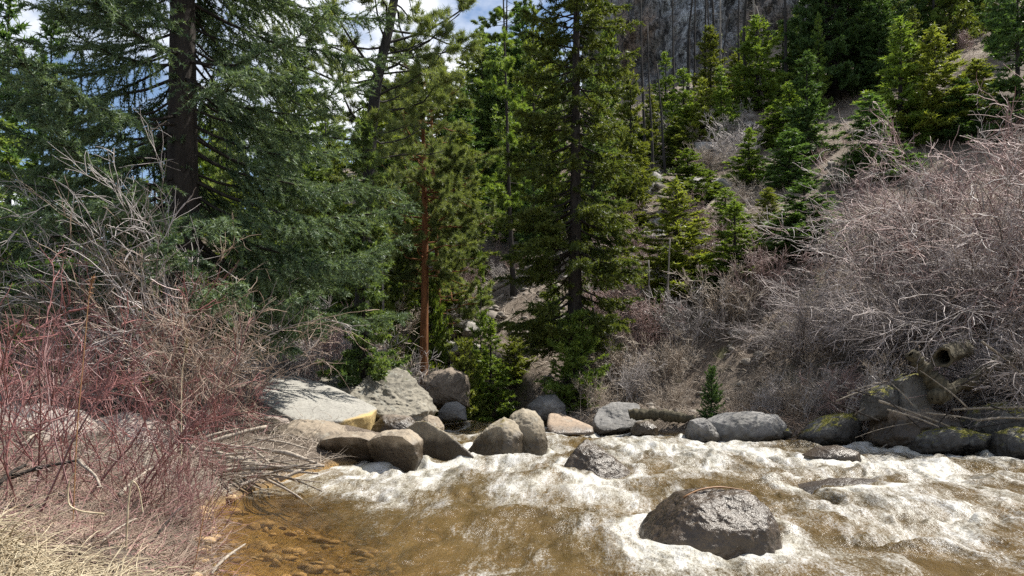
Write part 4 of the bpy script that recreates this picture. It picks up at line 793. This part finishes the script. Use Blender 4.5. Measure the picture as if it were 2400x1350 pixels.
# hillside logs and burnt poles
LG = 'grey fallen logs on the rubble slope'
for i, (x0, y0, x1, y1, r, lab) in enumerate(((1070, 590, 1160, 515, .13, 'pale straight log leaning across the gully rubble'), (1095, 560, 1150, 505, .09, 'thinner log just above the pale straight log'), (1150, 690, 1230, 660, .10, 'log lying level behind the thin spire fir'), (1060, 800, 1180, 700, .12, 'grey log running up from the shaded boulder'), (1020, 830, 1110, 735, .11, 'log nearest the orange trunk base'),
        (1150, 790, 1215, 740, .09, 'short log beside the central spruce shadow'), (1500, 560, 1560, 490, .12, 'grey log on the open slope below the juniper mound'), (1630, 520, 1720, 440, .12, 'long log slanting above the bushy fir'), (1640, 505, 1690, 470, .08, 'short pale log next to the long slanting log'), (1660, 400, 1720, 385, .10, 'log lying under the mauve grey bush'), (1440, 520, 1520, 420, .12, 'grey log beside the rock outcrop right of the central spruce'), (1755, 360, 1790, 310, .12, 'pale log slanting up to the small bright fir'))):
    a = hit(x0, y0); b = hit(x1, y1, a[1]-3, a[1]+6)
    pole('fallen_log', lab, 'log', [(a[0], a[1]-.3, a[2]+r), ((a[0]+b[0])/2, (a[1]+b[1])/2-.3, (a[2]+b[2])/2+r*1.6), (b[0], b[1]-.3, b[2]+r)], r, r*.6, M['log'], LG, 8, 8, .02, 100+i, 4)
rng = np.random.default_rng(67)
for i in range(30):
    x0 = rng.uniform(1030, 1760); y0 = rng.uniform(300, 690)-(x0-1400)*.25; a = hit(x0, y0); l = rng.uniform(1.5, 5); an = rng.uniform(0, 3.14); b = (a[0]+l*math.cos(an), a[1]+l*math.sin(an)); r_ = rng.uniform(.04, .10)
    pole('fallen_log', 'weathered deadfall log among the brush on the slope', 'log', [(a[0], a[1], a[2]+r_), ((a[0]+b[0])/2, (a[1]+b[1])/2, (a[2]+gz(*b))/2+r_*2), (b[0], b[1], gz(*b)+r_)], r_, r_*.5, M['log'], 'deadfall logs among the brush on the slope', 7, 8, .03, 800+i, 8)
SG = 'dead standing poles on the slope'
for i, (x0, yb, x1, yt, r, mt, lab) in enumerate(((1845, 260, 1838, -40, .16, 'bark_black', 'black burnt pole rising past the cliff'), (1885, 220, 1880, -40, .13, 'bark_black', 'thin burnt pole right of the black pole'), (1915, 210, 1925, -40, .12, 'bark_black', 'burnt pole beside the dark spruce top'), (1512, 400, 1500, -30, .10, 'bark_black', 'dark dead pole just right of the central spruce'), (1530, 430, 1518, 60, .08, 'bark_black', 'second dark pole right of the central spruce'), (1560, 410, 1540, 150, .08, 'bark_black', 'thin dark pole left of the pointed firs'),
        (1650, 260, 1655, -30, .12, 'bark_black', 'dark dead trunk against the cliff centre'), (1690, 240, 1688, -20, .10, 'bark_grey', 'grey dead trunk before the blue cliff'), (1625, 250, 1630, -30, .10, 'bark_black', 'black pole at the left part of the cliff'), (1580, 250, 1575, -20, .10, 'bark_black', 'dead pole at the left end of the cliff'), (1522, 720, 1520, 610, .05, 'bark_grey', 'short pale dead stem among the brush left of the conical fir'), (1560, 720, 1570, 560, .05, 'bark_grey', 'slim pale stem close to the conical fir'), (1405, 790, 1385, 690, .08, 'bark_dark', 'leaning dark stem right of the central spruce foot'), (860, 830, 848, 700, .05, 'bark_black', 'thin dead stem among the left brush'), (905, 820, 895, 590, .06, 'bark_grey', 'pale thin trunk left of the orange trunk'), (1075, 480, 1070, 330, .1, 'bark_black', 'dark dead pole in the gully behind the pine crown'))):
    x, Y, z = hit(x0, yb) if yb < 690 else (px(x0, 25.5), 25.5, gz(px(x0, 25.5), 25.5))
    pole('dead_pole', lab, 'dead tree', [(x, Y, z-.3), (px((x0+x1)/2, Y), Y, (z+pz(yt, Y))/2), (px(x1, Y), Y, pz(yt, Y))], r, r*.35, M[mt], SG, 7, 10, .012, 120+i, 26)
rng = np.random.default_rng(23)
for i in range(11):
    x0 = rng.uniform(1490, 1960); x, Y, z = hit(x0, rng.uniform(190, 270)); h = rng.uniform(5, 13); lx = rng.normal()*.5
    pole('dead_pole', 'burnt branchy trunk among the dead stand below the cliff', 'dead tree', [(x, Y, z-.3), (x+lx*.5, Y, z+h*.5), (x+lx, Y, z+h)], rng.uniform(.07, .13), .03, M['bark_black' if i % 6 else 'bark_grey'], 'burnt trunks below the cliff', 6, 10, .06, 600+i, 60)
# rocks on the slope
SR = 'grey outcrop rocks on the slope'
for i, (x0, y0, w, h, lab) in enumerate(((1095, 545, 40, 30, 'angular grey rock at the foot of the pale straight log'), (1130, 640, 26, 16, 'pale rock behind the thin spire fir tip'), (1030, 800, 40, 22, 'flat rock near the orange trunk base'), (1090, 770, 36, 20, 'rock among the logs below the gully'), (1520, 445, 40, 36, 'grey outcrop right of the central spruce'), (1500, 530, 34, 20, 'pale flat rock under the juniper mound'), (1550, 560, 36, 22, 'tan rock left of the bright conical fir'), (1470, 480, 24, 20, 'small rock beside the outcrop'), (1690, 440, 26, 16, 'small grey rock under the slanting log'), (1100, 420, 30, 24, 'rock in the gully under the far spruces'), (1640, 560, 30, 16, 'pale rock right of the bright conical fir'), (1440, 600, 30, 18, 'low rock on the bare slope'), (1770, 350, 22, 18, 'pale rock below the small bright fir'), (1060, 860, 46, 24, 'grey ledge below the leaning logs'), (1010, 690, 26, 16, 'small rock behind the two brown trunks'))):
    x, Y, z = hit(x0, y0); V, Fc = ico(4); r = np.random.default_rng(300+i)
    P = V.copy()
    for q in range(9):
        n = nrm(r.normal(size=3)); kk = np.maximum(P@n-r.uniform(.5, .8), 0); P = P-kk[:, None]*n
    P = P*np.array([w, w*.9, h])/F*Y*1.15+nrm(P)*(.06*w/F*Y*fbm(P*3+i, i, 4))[:, None]
    tag(link('slope_rock', mesh('slope_rock', P, Fc, [M['rock_hill']], True), None, (x, Y, z)), lab, 'rock', SR)
rng = np.random.default_rng(41); V4, F4 = ico(4); bank_st = []
for q in range(4):
    P = V4.copy()
    for _ in range(8):
        n = nrm(rng.normal(size=3)); P = P-np.maximum(P@n-rng.uniform(.55, .85), 0)[:, None]*n
    bank_st.append(mesh('bank_stone', P+nrm(P)*(.07*fbm(P*2.5+q, q, 4))[:, None], F4, [M['rock_moss'] if q else M['rock_grey']]))
for i in range(34):
    Y = rng.uniform(16.2, 19.2); x = px(rng.uniform(1800, 2450), Y); s_ = float(river_sd(np.array([x]), np.array([Y]))[0][0])
    if s_ < -.1 or s_ > 3: continue
    k = rng.uniform(.12, .42); o = link('bank_stone', bank_st[i % 4], None, (x, Y, gz(x, Y)+k*.15), rng.uniform(0, 6), (k*1.2, k, k*.75)); tag(o, 'dark mossy stone in the rubble under the right bank willows', 'stone', 'dark mossy stones under the right bank willows')
for i, (pxx, Y, sc, v) in enumerate(((1800, 19.6, .5, 0), (1860, 19.2, .55, 2), (1915, 19.0, .6, 0), (1980, 18.6, .6, 1), (2040, 18.0, .6, 0), (2110, 18.2, .7, 2), (2230, 17.9, .75, 0), (2330, 17.8, .8, 0), (2420, 17.6, .9, 0), (1750, 20.2, .5, 2))):
    put_shrub(brush[v], 'brush_shrub', 'low dead brush on the right bank, '+('above the right end of the long grey boulder', 'between long grey boulder and pointed mossy rock', 'right above the pointed mossy rock', 'just left of the yellow mossed rock', 'behind the yellow mossed rock', 'behind the lichened block', 'behind the hollow log', 'over the middle of the long mossy log', 'at the right edge over the logs', 'beside the tiny rounded fir')[i], 'brush', pxx, Y, sc, rnd.uniform(0, 6), 'low dead brush on the right bank')
rng = np.random.default_rng(47); tal = []
for q in range(4):
    P = V4.copy()
    for _ in range(9):
        n = nrm(rng.normal(size=3)); P = P-np.maximum(P@n-rng.uniform(.45, .8), 0)[:, None]*n
    tal.append(mesh('slope_rock', P+nrm(P)*(.06*fbm(P*2.5+q, q+9, 4))[:, None], F4, [M['rock_hill']]))
for i in range(46):
    x0 = rng.uniform(1040, 1760); x, Y, z = hit(x0, rng.uniform(320, 760)-(x0-1400)*.3)
    if Y < 24: continue
    k = rng.uniform(.2, .75); o = link('slope_rock', tal[i % 4], None, (x, Y, z+k*.1), rng.uniform(0, 6), (k*1.4, k, k*.7)); tag(o, 'pale angular talus rock on the slope behind the central spruce', 'rock', 'pale talus rocks on the slope')
# ------------------------------------------------------------------ uncountable ground cover
def stones():
    r = np.random.default_rng(77); V0, F0 = ico(2); b = MB(); n = 0
    while n < 2000:
        Y = r.uniform(21, 75)**1.0; x = px(r.uniform(950, 1950), Y)
        if float(river_sd(np.array([x]), np.array([Y]))[0][0]) < .3: continue
        s = r.uniform(.04, .13)*(1+Y/60)*r.choice([1, 1, 1, 1.8])
        P = V0.copy()
        for q in range(5):
            nn = nrm(r.normal(size=3)); P = P-np.maximum(P@nn-.6, 0)[:, None]*nn
        b.add(P*s*np.array([1, 1, .7])*r.uniform(.7, 1.3, 3)+[x, Y, gz(x, Y)], F0); n += 1
    return b.build('rubble', [M['rock_rubble']])
setting('rubble', stones(), 'stuff')
def blades(n, region, ln, wd, lie, seed, m, name, K=4):
    r = np.random.default_rng(seed); X, Y = region(r, n); z = ground_z(X, Y)
    a = r.uniform(0, 6.28, n); d = nrm(np.stack([np.cos(a), np.sin(a), r.uniform(.1, lie, n)], -1))
    P = grow(r, np.stack([X, Y, z], -1), d, ln*r.uniform(.4, 1.2, n), K, .22, (0, 0, -.10))
    return setting(name, mesh(name, *tubes(P, wd*(1.1-np.linspace(0, 1, K))[None]*np.ones((n, 1)), 3), [m]), 'stuff')
def reg(x0, x1, Y0, Y1, shore=.1):
    def f(r, n):
        Y = r.uniform(Y0, Y1, n*3); x = px(r.uniform(x0, x1, n*3), Y); s, nr = river_sd(x, Y); k = np.nonzero((s > shore))[0][:n]
        k = np.resize(k, n); return x[k], Y[k]
    return f
def tufts(n, region, per, ln, seed):
    r = np.random.default_rng(seed); X, Y = region(r, n); X = np.repeat(X, per)+r.normal(size=n*per)*.05; Y = np.repeat(Y, per)+r.normal(size=n*per)*.05
    a = r.uniform(0, 6.28, n*per); d = nrm(np.stack([np.cos(a), np.sin(a), r.uniform(.5, 2, n*per)], -1))
    P = grow(r, np.stack([X, Y, ground_z(X, Y)], -1), d, ln*r.uniform(.5, 1.2, n*per), 6, .12, (0, 0, -.33))
    return setting('dry_grass', mesh('dry_grass', *tubes(P, .005*(1.15-np.linspace(0, 1, 6))[None]*np.ones((n*per, 1)), 3), [M['straw']]), 'stuff')
tufts(95, reg(-150, 430, 3.9, 4.6, .2), 34, .5, 5)
blades(5000, reg(-100, 560, 4.6, 8.5, .0), .38, .004, .5, 6, M['brown_twig'], 'twig_litter')
blades(1200, reg(-100, 560, 5.0, 9.0, -.05), .45, .0035, .8, 8, M['dogwood_pale'], 'red_twig_litter')
blades(6000, reg(-300, 800, 9, 20, .1), .6, .006, .6, 7, M['tan_twig'], 'dead_grass')
blades(9000, reg(1250, 2500, 16.5, 34, .1), .55, .008, .8, 9, M['tan_twig'], 'bank_grass')
blades(5000, reg(1700, 2500, 16.0, 20, .0), .7, .008, .6, 19, M['brown_twig'], 'bank_twig_litter')
blades(16000, reg(950, 2600, 26, 66, .3), .7, .014, .9, 10, M['tan_twig'], 'slope_grass')
def cobbles():
    r = np.random.default_rng(99); V0, F0 = ico(2); b = MB(); n = 0
    while n < 260:
        Y = r.uniform(4.6, 9.5); x = px(r.uniform(450, 1000), Y); s_ = float(river_sd(np.array([x]), np.array([Y]))[0][0])
        if s_ > .15 or s_ < -1.8: continue
        s = r.uniform(.02, .08); P = V0*(1+.25*r.normal(size=(1, 3))); nn = nrm(r.normal(size=3)); P = P-np.maximum(P@nn-.4, 0)[:, None]*nn; b.add(P*s*np.array([1.2, 1, .6])+[x, Y, gz(x, Y)+s*.2], F0); n += 1
    return b.build('river_cobbles', [M['cobble']])
setting('river_cobbles', cobbles(), 'stuff')
# dry stalks
def stalk(label, pts, r, m, head=0):
    b = MB(); p = np.array(pts, float); t = np.linspace(0, 1, 22); ti = np.linspace(0, 1, len(p)); P = np.stack([np.interp(t, ti, p[:, i]) for i in range(3)], -1)
    for _ in range(3): P[1:-1] = (P[:-2]+2*P[1:-1]+P[2:])/4
    b.add(*tubes(P[None], (r*(1.1-.5*t))[None], 5))
    if head:
        rr = np.random.default_rng(3); Q = P[None, -6:]; V, Fc = needles(rr, Q, head, .035, .008, .9, .1, .5); b.add(V, Fc)
    c = P[0].copy(); b.V = [v-c for v in b.V]; tag(link('dry_stalk', b.build('dry_stalk', [m]), None, c), label, 'dry stalk', 'dry stalks on the near left bank')
def gp(a, Y): x = px(a, Y); return (x, Y, gz(x, Y)-.02)
stalk('tall rusty upright stalk with a curled top among the red twigs', [gp(170, 5.6), wp(180, 1000, 5.6), wp(195, 850, 5.6), wp(208, 690, 5.6), wp(218, 648, 5.6)], .0042, M['stalk'], 60)
stalk('pale straw stalk bent in a square hook', [wp(245, 1205, 5.1), wp(190, 1200, 5.1), wp(158, 1185, 5.1), wp(160, 1130, 5.1), wp(175, 1108, 5.1)], .007, M['straw'])
stalk('straw stalk folded over like an arch', [gp(295, 5.3), wp(300, 1180, 5.3), wp(308, 1122, 5.3), wp(325, 1140, 5.3), wp(335, 1200, 5.3)], .007, M['straw'])
stalk('slim rusty stalk near the water edge', [gp(450, 5.6), wp(465, 1280, 5.6), wp(480, 1190, 5.6), wp(515, 1140, 5.6)], .0045, M['stalk'])
stalk('tan fluffy seed head on a thin stem before the spruce trunk', [gp(425, 9.5), wp(425, 880, 9.5), wp(432, 840, 9.5), wp(438, 795, 9.5)], .006, M['straw'], 420)
b = MB(); rr = np.random.default_rng(8); n = 14; P = grow(rr, np.array([gp(668, 5.4)]*n)*1.0+rr.normal(size=(n, 3))*[.02, .02, 0], nrm(rr.normal(size=(n, 3))*[.25, .25, 0]+[0, 0, 1]), rr.uniform(.2, .36, n), 5, .06, (0, 0, -.02)); b.add(*tubes(P, .004*(1.1-np.linspace(0, 1, 5))[None]*np.ones((n, 1)), 3))
c = P[0, 0].copy(); b.V = [v-c for v in b.V]; tag(link('grass_tuft', b.build('grass_tuft', [M['grass_green']]), None, c), 'small green grass tuft sprouting from the shallow water', 'grass tuft')
